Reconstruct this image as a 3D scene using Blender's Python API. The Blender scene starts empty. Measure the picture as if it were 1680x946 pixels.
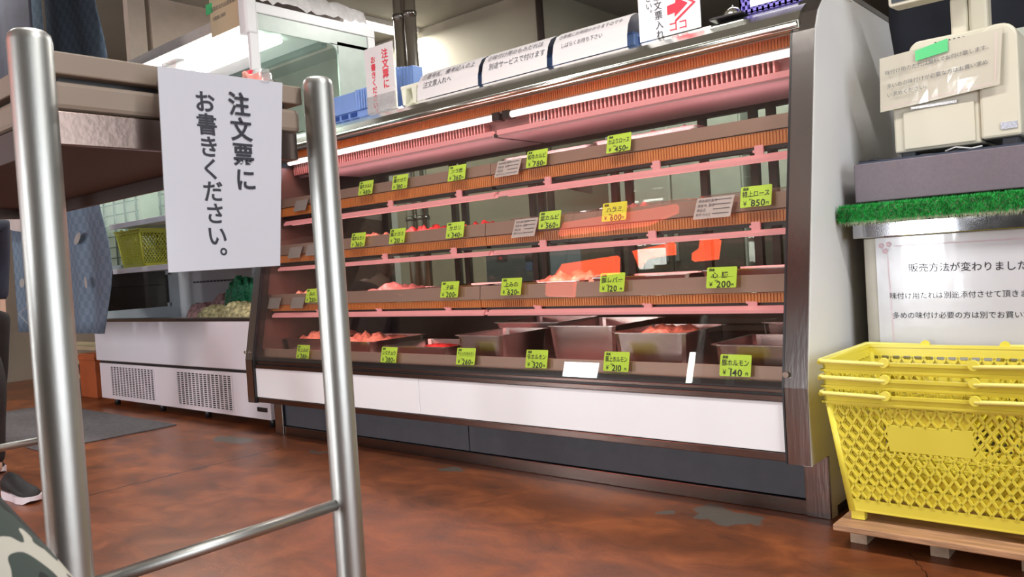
import bpy, bmesh, math, random
from mathutils import Vector, Matrix
random.seed(7)
SC = bpy.context.scene
COL = SC.collection

# ------------------------------------------------------------------ camera, light, exposure
cd = bpy.data.cameras.new('camera'); cam = bpy.data.objects.new('camera', cd); COL.objects.link(cam)
_r = Vector((0.7594, 0.6476, -0.0624)); _d = Vector((-0.0283, -0.0629, -0.9976)); _f = Vector((-0.6500, 0.7594, -0.0295))
_f.normalize(); _r = (_r - _f*_r.dot(_f)).normalized(); _u = _r.cross(_f).normalized()
cam.matrix_world = Matrix(((_r.x, _u.x, -_f.x, 0), (_r.y, _u.y, -_f.y, 0), (_r.z, _u.z, -_f.z, 0.85), (0, 0, 0, 1)))
cd.sensor_width = 36; cd.lens = 1330/1680*36; cd.clip_start = 0.02; cd.clip_end = 60
cd.dof.use_dof = True; cd.dof.focus_distance = 2.9; cd.dof.aperture_fstop = 20
SC.camera = cam
SC.view_settings.view_transform = 'Standard'; SC.view_settings.look = 'None'
SC.view_settings.exposure = 0.0; SC.view_settings.gamma = 1; SC.view_settings.use_curve_mapping = False
SC.cycles.max_bounces = 8; SC.cycles.transparent_max_bounces = 16; SC.cycles.use_denoising = True
SC.cycles.sample_clamp_indirect = 6
w = bpy.data.worlds.new('world'); SC.world = w; w.use_nodes = True
w.node_tree.nodes['Background'].inputs[0].default_value = (0.75, 0.85, 1, 1)
w.node_tree.nodes['Background'].inputs[1].default_value = 1.0

def area(name, loc, rot, sx, sy, power, color=(1, 1, 1), spread=180):
    l = bpy.data.lights.new(name, 'AREA'); l.shape = 'RECTANGLE'; l.size = sx; l.size_y = sy
    l.energy = power; l.color = color; l.spread = math.radians(spread)
    o = bpy.data.objects.new(name, l); o.location = loc; o.rotation_euler = [math.radians(a) for a in rot]
    COL.objects.link(o); return o
area('daylight_doorway', (-2.15, -3.96, 1.1), (90, 0, 0), 0.66, 1.74, 120, (0.94, 0.97, 1.0))
area('daylight_window', (-6.38, -3.96, 1.1), (90, 0, 0), 0.56, 1.74, 100, (0.94, 0.97, 1.0))
area('daylight_slit', (-4.75, -3.96, 1.2), (90, 0, 0), 0.10, 1.9, 12, (0.94, 1.0, 0.94))
area('daylight_side', (2.35, 0.6, 1.3), (90, 0, 90), 2.6, 1.8, 60, (0.95, 0.98, 1.0))
CEIL_W = 62          # power of each ceiling fluorescent
CASE_W = 1.0         # scale of the lamps inside the display case

# ------------------------------------------------------------------ materials
def pm(name, col, rough=0.5, metal=0.0, var=0.06, scale=12, bump=0.0, bscale=60, stretch=(1, 1, 1), emit=None, es=0, spec=0.5, trans=0, alpha=1, coat=0):
    m = bpy.data.materials.new(name); m.use_nodes = True; nt = m.node_tree; b = nt.nodes['Principled BSDF']
    L = nt.links.new
    tc = nt.nodes.new('ShaderNodeTexCoord'); mp = nt.nodes.new('ShaderNodeMapping'); mp.inputs['Scale'].default_value = stretch
    L(tc.outputs['Object'], mp.inputs['Vector'])
    n = nt.nodes.new('ShaderNodeTexNoise'); n.inputs['Scale'].default_value = scale; n.inputs['Detail'].default_value = 4
    L(mp.outputs[0], n.inputs['Vector'])
    r = nt.nodes.new('ShaderNodeValToRGB'); r.color_ramp.elements[0].position = 0.3; r.color_ramp.elements[1].position = 0.7
    r.color_ramp.elements[0].color = tuple(max(0, c*(1-var)) for c in col)+(1,)
    r.color_ramp.elements[1].color = tuple(min(1, c*(1+var)) for c in col)+(1,)
    L(n.outputs['Fac'], r.inputs['Fac']); L(r.outputs[0], b.inputs['Base Color'])
    b.inputs['Roughness'].default_value = rough; b.inputs['Metallic'].default_value = metal
    b.inputs['Specular IOR Level'].default_value = spec
    b.inputs['Transmission Weight'].default_value = trans; b.inputs['Alpha'].default_value = alpha
    b.inputs['Coat Weight'].default_value = coat
    if emit: b.inputs['Emission Color'].default_value = emit+(1,); b.inputs['Emission Strength'].default_value = es
    if bump:
        n2 = nt.nodes.new('ShaderNodeTexNoise'); n2.inputs['Scale'].default_value = bscale; n2.inputs['Detail'].default_value = 3
        L(mp.outputs[0], n2.inputs['Vector'])
        bp = nt.nodes.new('ShaderNodeBump'); bp.inputs['Strength'].default_value = bump; bp.inputs['Distance'].default_value = 0.01
        L(n2.outputs['Fac'], bp.inputs['Height']); L(bp.outputs[0], b.inputs['Normal'])
    return m

def glass_mat(name, tint=(0.9, 0.93, 0.91), refl=1.0, haze=0.0, hazecol=(0.6, 0.7, 0.65), rough=0.0):
    m = bpy.data.materials.new(name); m.use_nodes = True; nt = m.node_tree; nt.nodes.clear(); L = nt.links.new
    out = nt.nodes.new('ShaderNodeOutputMaterial'); t = nt.nodes.new('ShaderNodeBsdfTransparent'); t.inputs[0].default_value = tint+(1,)
    g = nt.nodes.new('ShaderNodeBsdfGlossy'); g.inputs['Roughness'].default_value = rough
    lw = nt.nodes.new('ShaderNodeLayerWeight'); lw.inputs[0].default_value = 0.5     # facing: same for both sides of the pane
    pw = nt.nodes.new('ShaderNodeMath'); pw.operation = 'POWER'; pw.inputs[1].default_value = 4.5; L(lw.outputs['Facing'], pw.inputs[0])
    mu = nt.nodes.new('ShaderNodeMath'); mu.operation = 'MULTIPLY_ADD'; mu.inputs[1].default_value = 0.9*refl; mu.inputs[2].default_value = 0.045*refl; mu.use_clamp = True
    L(pw.outputs[0], mu.inputs[0]); mx = nt.nodes.new('ShaderNodeMixShader'); L(mu.outputs[0], mx.inputs[0])
    base = t
    if haze:
        d = nt.nodes.new('ShaderNodeBsdfDiffuse'); d.inputs[0].default_value = hazecol+(1,)
        no = nt.nodes.new('ShaderNodeTexNoise'); no.inputs['Scale'].default_value = 3
        mm = nt.nodes.new('ShaderNodeMath'); mm.operation = 'MULTIPLY'; mm.inputs[1].default_value = haze*2; L(no.outputs['Fac'], mm.inputs[0])
        m2 = nt.nodes.new('ShaderNodeMixShader'); L(mm.outputs[0], m2.inputs[0]); L(t.outputs[0], m2.inputs[1]); L(d.outputs[0], m2.inputs[2]); base = m2
    L(base.outputs[0], mx.inputs[1]); L(g.outputs[0], mx.inputs[2]); L(mx.outputs[0], out.inputs[0])
    return m

STEEL = pm('brushed_steel', (0.37, 0.345, 0.335), 0.16, 1, 0.06, 8, 0.03, 120, (1, 1, 0.1))
STEELX = pm('brushed_steel_long', (0.20, 0.150, 0.132), 0.22, 1, 0.08, 8, 0.02, 120, (0.08, 1, 1))
POST = pm('satin_tube', (0.46, 0.46, 0.44), 0.42, 1, 0.05, 5, 0.02, 160, (1, 1, 0.3))
CHROME = pm('chrome', (0.86, 0.87, 0.80), 0.16, 1, 0.03, 4)
WHITE = pm('white_enamel', (0.80, 0.79, 0.80), 0.35, 0, 0.03, 2)
PANEL = pm('white_panel', (0.83, 0.83, 0.85), 0.28, 0, 0.02, 2)
FRZ = pm('freezer_enamel', (0.74, 0.68, 0.72), 0.35, 0, 0.03, 2)
GRAYPANEL = pm('slate_panel', (0.060, 0.062, 0.075), 0.5, 0, 0.1, 20)
DARK = pm('dark_plastic', (0.015, 0.013, 0.014), 0.4, 0, 0.2)
BLACKP = pm('black_trim', (0.02, 0.018, 0.02), 0.3, 0, 0.2)
ORIB = pm('ribbed_floor_reflection', (0.72, 0.27, 0.08), 0.35, 0, 0.12, 3, 0.0)  # orange floor reflection in the ribs put into the colour
PINKP = pm('lamp_cover_pink', (0.72, 0.34, 0.36), 0.4, 0, 0.03, emit=(1.0, .30, .33), es=.28)
CANP = pm('canopy_pink_lit', (0.62, 0.42, 0.44), 0.4, 0, 0.04, 2)  # white canopy; the pink lamp light is put into its colour
LINER = pm('end_dark_reflection', (.14, .09, .08), .35, .2, .1, 3)  # dark reflections at the case ends put into the colour
FIN = pm('louvre_grey', (0.24, 0.12, 0.12), 0.4, 0, 0.05)
TUBE = pm('lamp_tube_glow', (1, 0.9, 0.88), 0.4, 0, 0, emit=(1.0, 0.74, 0.68), es=3.2)
TUBEW = pm('white_tube_glow', (1, 1, 1), 0.4, 0, 0, emit=(0.97, 1.0, 0.93), es=7)
PGLOW = pm('pink_lamp_glow', (1, .7, .7), 0.4, 0, 0, emit=(1.0, 0.42, 0.42), es=0.75)
INNER = pm('case_inner', (0.42, 0.36, 0.34), 0.4, 0.5, 0.06, 5)
RAIL = pm('price_rail_steel', (0.36, 0.245, 0.20), 0.4, 0.25, 0.06, 6, 0, 60, (.1, 1, 1))
PAPER = pm('paper', (0.82, 0.81, 0.84), 0.45, 0, 0.02, 3)
LAMI = pm('laminated_paper', (0.63, 0.63, 0.69), 0.16, 0, 0.02, 3, 0.10, 9, coat=0.6)
PAPERW = pm('warm_paper', (0.70, 0.66, 0.66), 0.5, 0, 0.02, 3)
CREAMP = pm('cream_card', (0.72, 0.56, 0.36), 0.5, 0, 0.03, 3)
INK = pm('ink_black', (0.02, 0.02, 0.03), 0.5, 0, 0.1)
INKG = pm('ink_grey', (0.12, 0.12, 0.14), 0.5, 0, 0.1)
INKR = pm('ink_red', (0.75, 0.03, 0.06), 0.5, 0, 0.1)
INKP = pm('ink_pink', (0.80, 0.50, 0.60), 0.5, 0, 0.1)
TAG = pm('tag_lime', (0.60, 0.92, 0.08), 0.55, 0, 0.03, emit=None)
TAGY = pm('tag_yellow', (0.92, 0.86, 0.06), 0.55, 0, 0.03)
YEL = pm('yellow_plastic', (0.86, 0.74, 0.085), 0.34, 0, 0.02, 3)
YELH = pm('pale_yellow_plastic', (0.90, 0.82, 0.22), 0.32, 0, 0.02, 3)
OLIVE = pm('olive_yellow_plastic', (0.52, 0.50, 0.06), 0.4, 0, 0.05)
BOARD = pm('taupe_board', (0.27, 0.205, 0.155), 0.55, 0, 0.05, 4, 0.05, 30, (1, 0.15, 1))
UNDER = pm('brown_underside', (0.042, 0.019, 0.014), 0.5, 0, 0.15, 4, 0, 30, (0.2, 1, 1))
PWOOD = pm('pallet_wood', (0.44, 0.24, 0.13), 0.7, 0, 0.3, 7, 0.25, 25, (1, 9, 9))
SWOOD = pm('shelf_wood', (0.50, 0.40, 0.26), 0.6, 0, 0.1, 6)
OWOOD = pm('orange_crate', (0.42, 0.10, 0.03), 0.5, 0, 0.15, 6)
BEIGEM = pm('register_plastic', (0.64, 0.60, 0.48), 0.38, 0, 0.02, 3)
CASHB = pm('cash_drawer_enamel', (0.17, 0.14, 0.165), 0.5, 0, 0.06, 120, 0.05, 300)
NAVYD = pm('dark_navy_cloth', (0.022, 0.024, 0.042), 0.85, 0, 0.4, 6, 0.2, 14)
BLACKC = pm('black_curtain_cloth', (0.012, 0.014, 0.022), 0.9, 0, 0.4, 4, 0.3, 8)
BLUEP = pm('blue_plastic', (0.20, 0.32, 0.66), 0.4, 0, 0.04)
BLUED = pm('deep_blue_plastic', (0.02, 0.06, 0.25), 0.4, 0, 0.04)
PURP = pm('violet_plastic', (0.22, 0.18, 0.62), 0.4, 0, 0.04)
CREAMPL = pm('cream_plastic', (0.80, 0.79, 0.66), 0.4, 0, 0.03)
GREENS = pm('green_label', (0.10, 0.60, 0.22), 0.5, 0, 0.05)
GREYDOOR = pm('bronze_mullion', (0.10, 0.075, 0.065), 0.45, 0.4, 0.1)
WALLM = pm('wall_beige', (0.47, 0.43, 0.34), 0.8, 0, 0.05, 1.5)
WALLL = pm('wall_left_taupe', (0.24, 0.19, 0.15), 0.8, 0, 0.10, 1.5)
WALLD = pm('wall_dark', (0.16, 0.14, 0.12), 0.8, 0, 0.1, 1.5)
CEILM = pm('ceiling_board', (0.30, 0.29, 0.25), 0.8, 0, 0.06, 1.2)
MATM = pm('rubber_mat', (0.085, 0.075, 0.080), 0.9, 0, 0.25, 40, 0.2, 200)
SILV = pm('satin_tray_steel', (0.52, 0.46, 0.45), 0.25, 1, 0.05, 6)
CLEARP = glass_mat('clear_tray', (0.90, 0.86, 0.85), 1.5, 0.10, (0.75, 0.62, 0.6))
GLASS = glass_mat('case_glass', (0.93, 0.92, 0.90), 1.15)
BGLASS = glass_mat('rear_glass', (0.80, 0.85, 0.80), 0.6, 0.08, (0.40, 0.46, 0.42))
FGLASS = glass_mat('freezer_glass', (0.86, 0.95, 0.90), 1.0, 0.12, (0.60, 0.72, 0.66))
PVC = glass_mat('plastic_film', (0.92, 0.92, 0.92), 2.2, 0.22, (0.9, 0.9, 0.9), 0.1)
MEATP = pm('meat_pink', (0.62, 0.31, 0.29), 0.32, 0, 0.35, 45, 0.4, 60)
MEATR = pm('meat_red', (0.80, 0.07, 0.07), 0.3, 0, 0.5, 55, 0.4, 60)
MEATO = pm('meat_orange', (0.86, 0.38, 0.27), 0.3, 0, 0.4, 50, 0.4, 60)
TURF = pm('artificial_grass', (0.025, 0.40, 0.07), 0.7, 0, 0.5, 60)
TURFB = pm('turf_backing', (0.35, 0.38, 0.25), 0.8, 0, 0.3, 60)
SKIN = pm('skin', (0.60, 0.38, 0.28), 0.5, 0, 0.05)
HAIR = pm('dark_hair', (0.02, 0.015, 0.012), 0.5, 0, 0.3, 80)
BLKC = pm('black_trousers', (0.016, 0.012, 0.012), 0.85, 0, 0.3)
SHOE = pm('shoe_black', (0.010, 0.010, 0.011), 0.6, 0, 0.3, 60, 0.3, 200)
SOLE = pm('shoe_white', (0.75, 0.68, 0.72), 0.5, 0, 0.03)
MACH = pm('machine_grey', (0.20, 0.24, 0.29), 0.45, 0, 0.05)
PILLAR = pm('cream_pillar', (0.62, 0.54, 0.46), 0.7, 0, 0.04)

def mat_floor():
    m = bpy.data.materials.new('polished_rust_floor'); m.use_nodes = True; nt = m.node_tree; b = nt.nodes['Principled BSDF']; L = nt.links.new
    N = nt.nodes.new
    geo = N('ShaderNodeNewGeometry'); mp = N('ShaderNodeMapping'); mp.inputs['Scale'].default_value = (1, 1.6, 1); L(geo.outputs['Position'], mp.inputs['Vector'])
    n1 = N('ShaderNodeTexNoise'); n1.inputs['Scale'].default_value = 3.8; n1.inputs['Detail'].default_value = 12; n1.inputs['Roughness'].default_value = 0.68; n1.inputs['Distortion'].default_value = 0.5; L(mp.outputs[0], n1.inputs['Vector'])
    r = N('ShaderNodeValToRGB'); e = r.color_ramp.elements
    e[0].position = 0.25; e[0].color = (0.062, 0.026, 0.014, 1); e[1].position = 0.74; e[1].color = (0.33, 0.098, 0.030, 1)
    x = e.new(0.50); x.color = (0.175, 0.052, 0.019, 1)
    L(n1.outputs['Fac'], r.inputs['Fac'])
    n2 = N('ShaderNodeTexNoise'); n2.inputs['Scale'].default_value = 55; n2.inputs['Detail'].default_value = 4; L(geo.outputs['Position'], n2.inputs['Vector'])
    cur = r.outputs[0]
    def mix(fac_out, color, cur, k=1.0):
        mx = N('ShaderNodeMix'); mx.data_type = 'RGBA'; L(fac_out, mx.inputs['Factor']); L(cur, mx.inputs['A']); mx.inputs['B'].default_value = color+(1,); return mx.outputs['Result']
    nd = N('ShaderNodeTexNoise'); nd.inputs['Scale'].default_value = 14; nd.inputs['Detail'].default_value = 4; L(geo.outputs['Position'], nd.inputs['Vector'])
    def warp(amount):
        a = N('ShaderNodeVectorMath'); a.operation = 'SUBTRACT'; L(nd.outputs['Color'], a.inputs[0]); a.inputs[1].default_value = (.5, .5, .5)
        s = N('ShaderNodeVectorMath'); s.operation = 'SCALE'; L(a.outputs[0], s.inputs[0]); s.inputs['Scale'].default_value = amount
        d = N('ShaderNodeVectorMath'); d.operation = 'ADD'; L(geo.outputs['Position'], d.inputs[0]); L(s.outputs[0], d.inputs[1]); return d.outputs[0]
    w1 = warp(0.12)
    for (cx, cy, rx, ry) in ((-1.17, 2.37, 0.11, 0.070), (-1.26, 2.42, .06, .05), (-2.45, 2.395, 0.050, 0.034), (-1.38, 2.32, 0.034, 0.024), (-4.02, 2.30, 0.16, 0.06), (-3.30, 2.33, .08, .02)):
        v = N('ShaderNodeVectorMath'); v.operation = 'SUBTRACT'; L(w1, v.inputs[0]); v.inputs[1].default_value = (cx, cy, 0)
        v2 = N('ShaderNodeVectorMath'); v2.operation = 'MULTIPLY'; L(v.outputs[0], v2.inputs[0]); v2.inputs[1].default_value = (1/rx, 1/ry, 0)
        ln = N('ShaderNodeVectorMath'); ln.operation = 'LENGTH'; L(v2.outputs[0], ln.inputs[0])
        mr = N('ShaderNodeMapRange'); mr.inputs['From Min'].default_value = 0.9; mr.inputs['From Max'].default_value = 1.05; mr.inputs['To Min'].default_value = 1; mr.inputs['To Max'].default_value = 0; L(ln.outputs['Value'], mr.inputs['Value'])
        cur = mix(mr.outputs[0], (0.105, 0.090, 0.075), cur)
    w2 = warp(0.05); sx = N('ShaderNodeSeparateXYZ'); L(w2, sx.inputs[0])
    def crack(axis, c, lo, hi, slope=0, wd=0.004):
        A = sx.outputs[axis]; B = sx.outputs[1-axis]
        m1 = N('ShaderNodeMath'); m1.operation = 'MULTIPLY_ADD'; L(B, m1.inputs[0]); m1.inputs[1].default_value = -slope; L(A, m1.inputs[2])
        m2 = N('ShaderNodeMath'); m2.operation = 'SUBTRACT'; L(m1.outputs[0], m2.inputs[0]); m2.inputs[1].default_value = c
        m3 = N('ShaderNodeMath'); m3.operation = 'ABSOLUTE'; L(m2.outputs[0], m3.inputs[0])
        m4 = N('ShaderNodeMath'); m4.operation = 'LESS_THAN'; L(m3.outputs[0], m4.inputs[0]); m4.inputs[1].default_value = wd
        g1 = N('ShaderNodeMath'); g1.operation = 'GREATER_THAN'; L(B, g1.inputs[0]); g1.inputs[1].default_value = lo
        g2 = N('ShaderNodeMath'); g2.operation = 'LESS_THAN'; L(B, g2.inputs[0]); g2.inputs[1].default_value = hi
        p = N('ShaderNodeMath'); p.operation = 'MULTIPLY'; L(g1.outputs[0], p.inputs[0]); L(g2.outputs[0], p.inputs[1])
        q = N('ShaderNodeMath'); q.operation = 'MULTIPLY'; L(p.outputs[0], q.inputs[0]); L(m4.outputs[0], q.inputs[1]); return q.outputs[0]
    cur = mix(crack(0, -3.565, 1.2, 2.3, 0, .0055), (0.02, 0.01, 0.008), cur)
    cur = mix(crack(0, 0.705, 2.12, 2.33, -0.574, 0.0016), (0.03, 0.012, 0.008), cur)
    L(cur, b.inputs['Base Color'])
    rr = N('ShaderNodeMapRange'); rr.inputs['To Min'].default_value = 0.22; rr.inputs['To Max'].default_value = 0.42; L(n1.outputs['Fac'], rr.inputs['Value']); L(rr.outputs[0], b.inputs['Roughness'])
    b.inputs['Specular IOR Level'].default_value = 0.33
    bp = N('ShaderNodeBump'); bp.inputs['Strength'].default_value = 0.06; bp.inputs['Distance'].default_value = 0.01; L(n2.outputs['Fac'], bp.inputs['Height']); L(bp.outputs[0], b.inputs['Normal'])
    return m

def mat_noren():
    m = pm('checkered_blue_cloth', (0.10, 0.15, 0.22), 0.85, 0, 0.2, 5); nt = m.node_tree; L = nt.links.new; b = nt.nodes['Principled BSDF']; N = nt.nodes.new
    old = b.inputs['Base Color'].links[0].from_socket
    geo = N('ShaderNodeNewGeometry'); mp = N('ShaderNodeMapping'); mp.inputs['Scale'].default_value = (1, 0.001, 1); L(geo.outputs['Position'], mp.inputs[0])
    ck = N('ShaderNodeTexChecker'); ck.inputs['Scale'].default_value = 24; ck.inputs[1].default_value = (0.10, 0.145, 0.20, 1); ck.inputs[2].default_value = (0.155, 0.21, 0.27, 1); L(mp.outputs[0], ck.inputs[0])
    mx = N('ShaderNodeMix'); mx.data_type = 'RGBA'; mx.blend_type = 'MIX'; mx.inputs['Factor'].default_value = 0.6; L(old, mx.inputs['A']); L(ck.outputs[0], mx.inputs['B']); L(mx.outputs['Result'], b.inputs['Base Color'])
    return m

def mat_camo():
    m = bpy.data.materials.new('camouflage_cloth'); m.use_nodes = True; nt = m.node_tree; b = nt.nodes['Principled BSDF']; L = nt.links.new; N = nt.nodes.new
    tc = N('ShaderNodeTexCoord'); n = N('ShaderNodeTexNoise'); n.inputs['Scale'].default_value = 15; n.inputs['Detail'].default_value = 1.5; n.inputs['Distortion'].default_value = 0.8; L(tc.outputs['Object'], n.inputs[0])
    r = N('ShaderNodeValToRGB'); r.color_ramp.interpolation = 'CONSTANT'; e = r.color_ramp.elements; e[0].position = 0; e[0].color = (0.008, 0.011, 0.010, 1); e[1].position = 0.40; e[1].color = (0.030, 0.040, 0.034, 1)
    x = e.new(0.50); x.color = (0.36, 0.34, 0.29, 1); x = e.new(0.575); x.color = (0.02, 0.026, 0.024, 1)
    L(n.outputs['Fac'], r.inputs[0]); L(r.outputs[0], b.inputs['Base Color']); b.inputs['Roughness'].default_value = 0.9
    return m
FLOORM = mat_floor(); NOREN = mat_noren(); CAMO = mat_camo()

# ------------------------------------------------------------------ geometry helpers
class MB:
    def __init__(s): s.v = []; s.f = []; s.sm = []
    def add(s, vs, fs, smooth=False):
        o = len(s.v); s.v += [Vector(v) for v in vs]; s.f += [tuple(i+o for i in f) for f in fs]; s.sm += [smooth]*len(fs); return s
    def box(s, x0, y0, z0, x1, y1, z1):
        return s.add([(x0, y0, z0), (x1, y0, z0), (x1, y1, z0), (x0, y1, z0), (x0, y0, z1), (x1, y0, z1), (x1, y1, z1), (x0, y1, z1)],
                     [(0, 3, 2, 1), (4, 5, 6, 7), (0, 1, 5, 4), (1, 2, 6, 5), (2, 3, 7, 6), (3, 0, 4, 7)])
    def hexa(s, p):  # 8 points bottom ring, top ring
        return s.add(p, [(0, 3, 2, 1), (4, 5, 6, 7), (0, 1, 5, 4), (1, 2, 6, 5), (2, 3, 7, 6), (3, 0, 4, 7)])
    def bar(s, p0, p1, wd, th, up=(0, 0, 1)):
        p0 = Vector(p0); p1 = Vector(p1); d = (p1-p0).normalized(); n = Vector(up); a = d.cross(n).normalized()*wd/2; c = a.cross(d).normalized()*th/2
        return s.hexa([p0-a-c, p0+a-c, p0+a+c, p0-a+c, p1-a-c, p1+a-c, p1+a+c, p1-a+c])
    def prof(s, pts, x0, x1, smooth=False):  # closed (y,z) outline extruded along x
        n = len(pts); vs = [(x0, y, z) for y, z in pts]+[(x1, y, z) for y, z in pts]
        s.add(vs, [(i, (i+1) % n, n+(i+1) % n, n+i) for i in range(n)], smooth)
        o = len(s.v)-2*n; s.f += [tuple(o+i for i in reversed(range(n))), tuple(o+n+i for i in range(n))]; s.sm += [False, False]; return s
    def sheet(s, pts, x0, x1, th, smooth=True):  # open (y,z) line made into a thin sheet along x
        off = []
        for i in range(len(pts)):
            a = Vector(pts[max(0, i-1)]); b = Vector(pts[min(len(pts)-1, i+1)]); d = (b-a).normalized(); off.append((pts[i][0]+d.y*th, pts[i][1]-d.x*th))
        return s.prof(list(pts)+off[::-1], x0, x1, False)
    def tube(s, path, r, n=16, caps=True):
        path = [Vector(p) for p in path]; rings = []; rr = r if isinstance(r, (list, tuple)) else [r]*len(path); a = None
        for i, p in enumerate(path):
            d = (path[min(i+1, len(path)-1)]-path[max(i-1, 0)]).normalized()
            if a is None:
                a = d.orthogonal().normalized()
            else:
                a = (a-d*a.dot(d)).normalized()
            b = d.cross(a)
            rings.append([p+(a*math.cos(2*math.pi*k/n)+b*math.sin(2*math.pi*k/n))*rr[i] for k in range(n)])
        vs = [v for g in rings for v in g]
        fs = [(i*n+k, i*n+(k+1) % n, (i+1)*n+(k+1) % n, (i+1)*n+k) for i in range(len(path)-1) for k in range(n)]
        o = len(s.v); s.add(vs, fs, True)
        if caps:
            s.f += [tuple(o+k for k in reversed(range(n))), tuple(o+(len(path)-1)*n+k for k in range(n))]; s.sm += [False, False]
        return s
    def lathe(s, c, prof, n=24):  # prof: (r,z)
        c = Vector(c); vs = [c+Vector((r*math.cos(2*math.pi*k/n), r*math.sin(2*math.pi*k/n), z)) for r, z in prof for k in range(n)]
        return s.add(vs, [(i*n+k, i*n+(k+1) % n, (i+1)*n+(k+1) % n, (i+1)*n+k) for i in range(len(prof)-1) for k in range(n)], True)
    def build(s, name, mat, parent=None, bevel=0.0, seg=2, orient=None):
        me = bpy.data.meshes.new(name); org = Vector((0, 0, 0))
        if parent is not None: org = Vector(parent['org'])
        me.from_pydata([tuple(v-org) for v in s.v], [], s.f); me.polygons.foreach_set('use_smooth', s.sm)
        if name not in ('lettering', 'grass_blades', 'turf_fringe'):
            bm = bmesh.new(); bm.from_mesh(me); bmesh.ops.recalc_face_normals(bm, faces=bm.faces); bm.to_mesh(me); bm.free()
        me.update()
        for mt in (mat if isinstance(mat, (list, tuple)) else [mat]): me.materials.append(mt)
        o = bpy.data.objects.new(name, me); COL.objects.link(o)
        if parent is not None: o.parent = parent; o['org'] = tuple(org)
        else: o['org'] = (0, 0, 0)
        if bevel:
            b = o.modifiers.new('bevel', 'BEVEL'); b.width = bevel; b.segments = seg; b.limit_method = 'ANGLE'; b.harden_normals = False
        return o

def tag(o, label, cat, group=None, kind=None):
    o['label'] = label; o['category'] = cat
    if group: o['group'] = group
    if kind: o['kind'] = kind
    return o
def thing(name, loc, label, cat, group=None):
    o = bpy.data.objects.new(name, None); COL.objects.link(o); o.location = loc; o['org'] = tuple(loc); o.empty_display_size = 0.1
    return tag(o, label, cat, group)
def solo(mb, name, mat, loc, label, cat, group=None, bevel=0, kind=None):   # one-mesh thing with its origin at its base
    me_o = mb.build(name, mat, None, bevel); L = Vector(loc)
    for v in me_o.data.vertices: v.co -= L
    me_o.location = loc; me_o['org'] = tuple(loc); return tag(me_o, label, cat, group, kind)
def struct(mb, name, mat, bevel=0):
    o = mb.build(name, mat, None, bevel); o['kind'] = 'structure'; return o

_fc = bpy.data.curves.new('glyph', 'FONT'); _fo = bpy.data.objects.new('glyph', _fc); COL.objects.link(_fo); _gl = {}
def glyph(ch, off):
    if (ch, off) not in _gl:
        _fc.body = ch; _fc.offset = off; _fc.resolution_u = 3
        dg = bpy.context.evaluated_depsgraph_get(); me = bpy.data.meshes.new_from_object(_fo.evaluated_get(dg))
        vs = [v.co.copy() for v in me.vertices]; fs = [tuple(p.vertices) for p in me.polygons]
        cjk = ord(ch) > 0x2000
        adv = 1.0 if cjk else ((max(v.x for v in vs) - min(v.x for v in vs) + 0.08) if vs else 0.3)
        x0 = 0 if cjk or not vs else min(v.x for v in vs)-0.04
        _gl[(ch, off)] = ([Vector((v.x-x0, v.y, 0)) for v in vs], fs, adv); bpy.data.meshes.remove(me)
    return _gl[(ch, off)]
def text_into(mb, body, pos, size, R, U, vertical=False, off=0.0, wide=1.0, gap=0.0, tall=1.0):
    """writes the string from pos (top-left of the first character) along R (or down -U)"""
    R = Vector(R).normalized(); U = Vector(U).normalized(); p = Vector(pos); adv = 0
    for ch in body:
        if ch == ' ': adv += 0.5*size; continue
        vs, fs, a = glyph(ch, off)
        if vertical:
            ox = 0.55 if ch in '。、' else 0; oy = 0.55 if ch in '。、' else 0
            q = [p+R*((v.x+ox)*size*wide)+U*(-adv+(v.y-0.85+oy)*size*tall) for v in vs]; adv += size*tall+gap
        else:
            q = [p+R*(adv+v.x*size*wide)+U*((v.y-0.85)*size*tall) for v in vs]; adv += a*size*wide+gap
        mb.add(q, fs)
    return adv
def text_len(body, size, off=0, wide=1.0, gap=0.0):
    return sum(0.5*size if c == ' ' else glyph(c, off)[2]*size*wide+gap for c in body)

# ------------------------------------------------------------------ the room
struct(MB().box(-10, -4.0, -0.1, 2.5, 12, 0), 'floor', FLOORM)
struct(MB().box(-10, -4.0, 3.37, 2.5, 12, 3.47), 'ceiling', CEILM)
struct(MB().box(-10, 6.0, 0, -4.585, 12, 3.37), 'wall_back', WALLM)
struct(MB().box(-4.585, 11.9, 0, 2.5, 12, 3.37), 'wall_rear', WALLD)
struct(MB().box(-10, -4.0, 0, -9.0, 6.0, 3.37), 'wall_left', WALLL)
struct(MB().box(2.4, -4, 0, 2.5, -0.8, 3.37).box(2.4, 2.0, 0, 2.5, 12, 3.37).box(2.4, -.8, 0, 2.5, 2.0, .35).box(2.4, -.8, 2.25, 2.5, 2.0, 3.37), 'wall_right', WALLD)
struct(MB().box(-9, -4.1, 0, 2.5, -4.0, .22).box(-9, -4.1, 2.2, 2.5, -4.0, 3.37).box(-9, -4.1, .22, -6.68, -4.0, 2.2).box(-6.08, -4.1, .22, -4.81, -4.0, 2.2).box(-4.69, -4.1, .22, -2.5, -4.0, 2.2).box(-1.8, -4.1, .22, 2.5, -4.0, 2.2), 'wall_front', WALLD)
struct(MB().box(-6.68, -4.09, .22, -6.65, -4.01, 2.2).box(-6.11, -4.09, .22, -6.08, -4.01, 2.2).box(-6.68, -4.09, 2.0, -6.08, -4.01, 2.2), 'window_1', STEEL)
struct(MB().box(-2.5, -4.09, .0, -2.47, -4.01, 2.2).box(-1.83, -4.09, .0, -1.8, -4.01, 2.2).box(-2.5, -4.09, 2.0, -1.8, -4.01, 2.2), 'door_1', STEEL)
struct(MB().tube([(-4.57, 5.97, 0.0), (-4.57, 5.97, 3.37)], 0.035, 10), 'trim_1', GREYDOOR)
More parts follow.
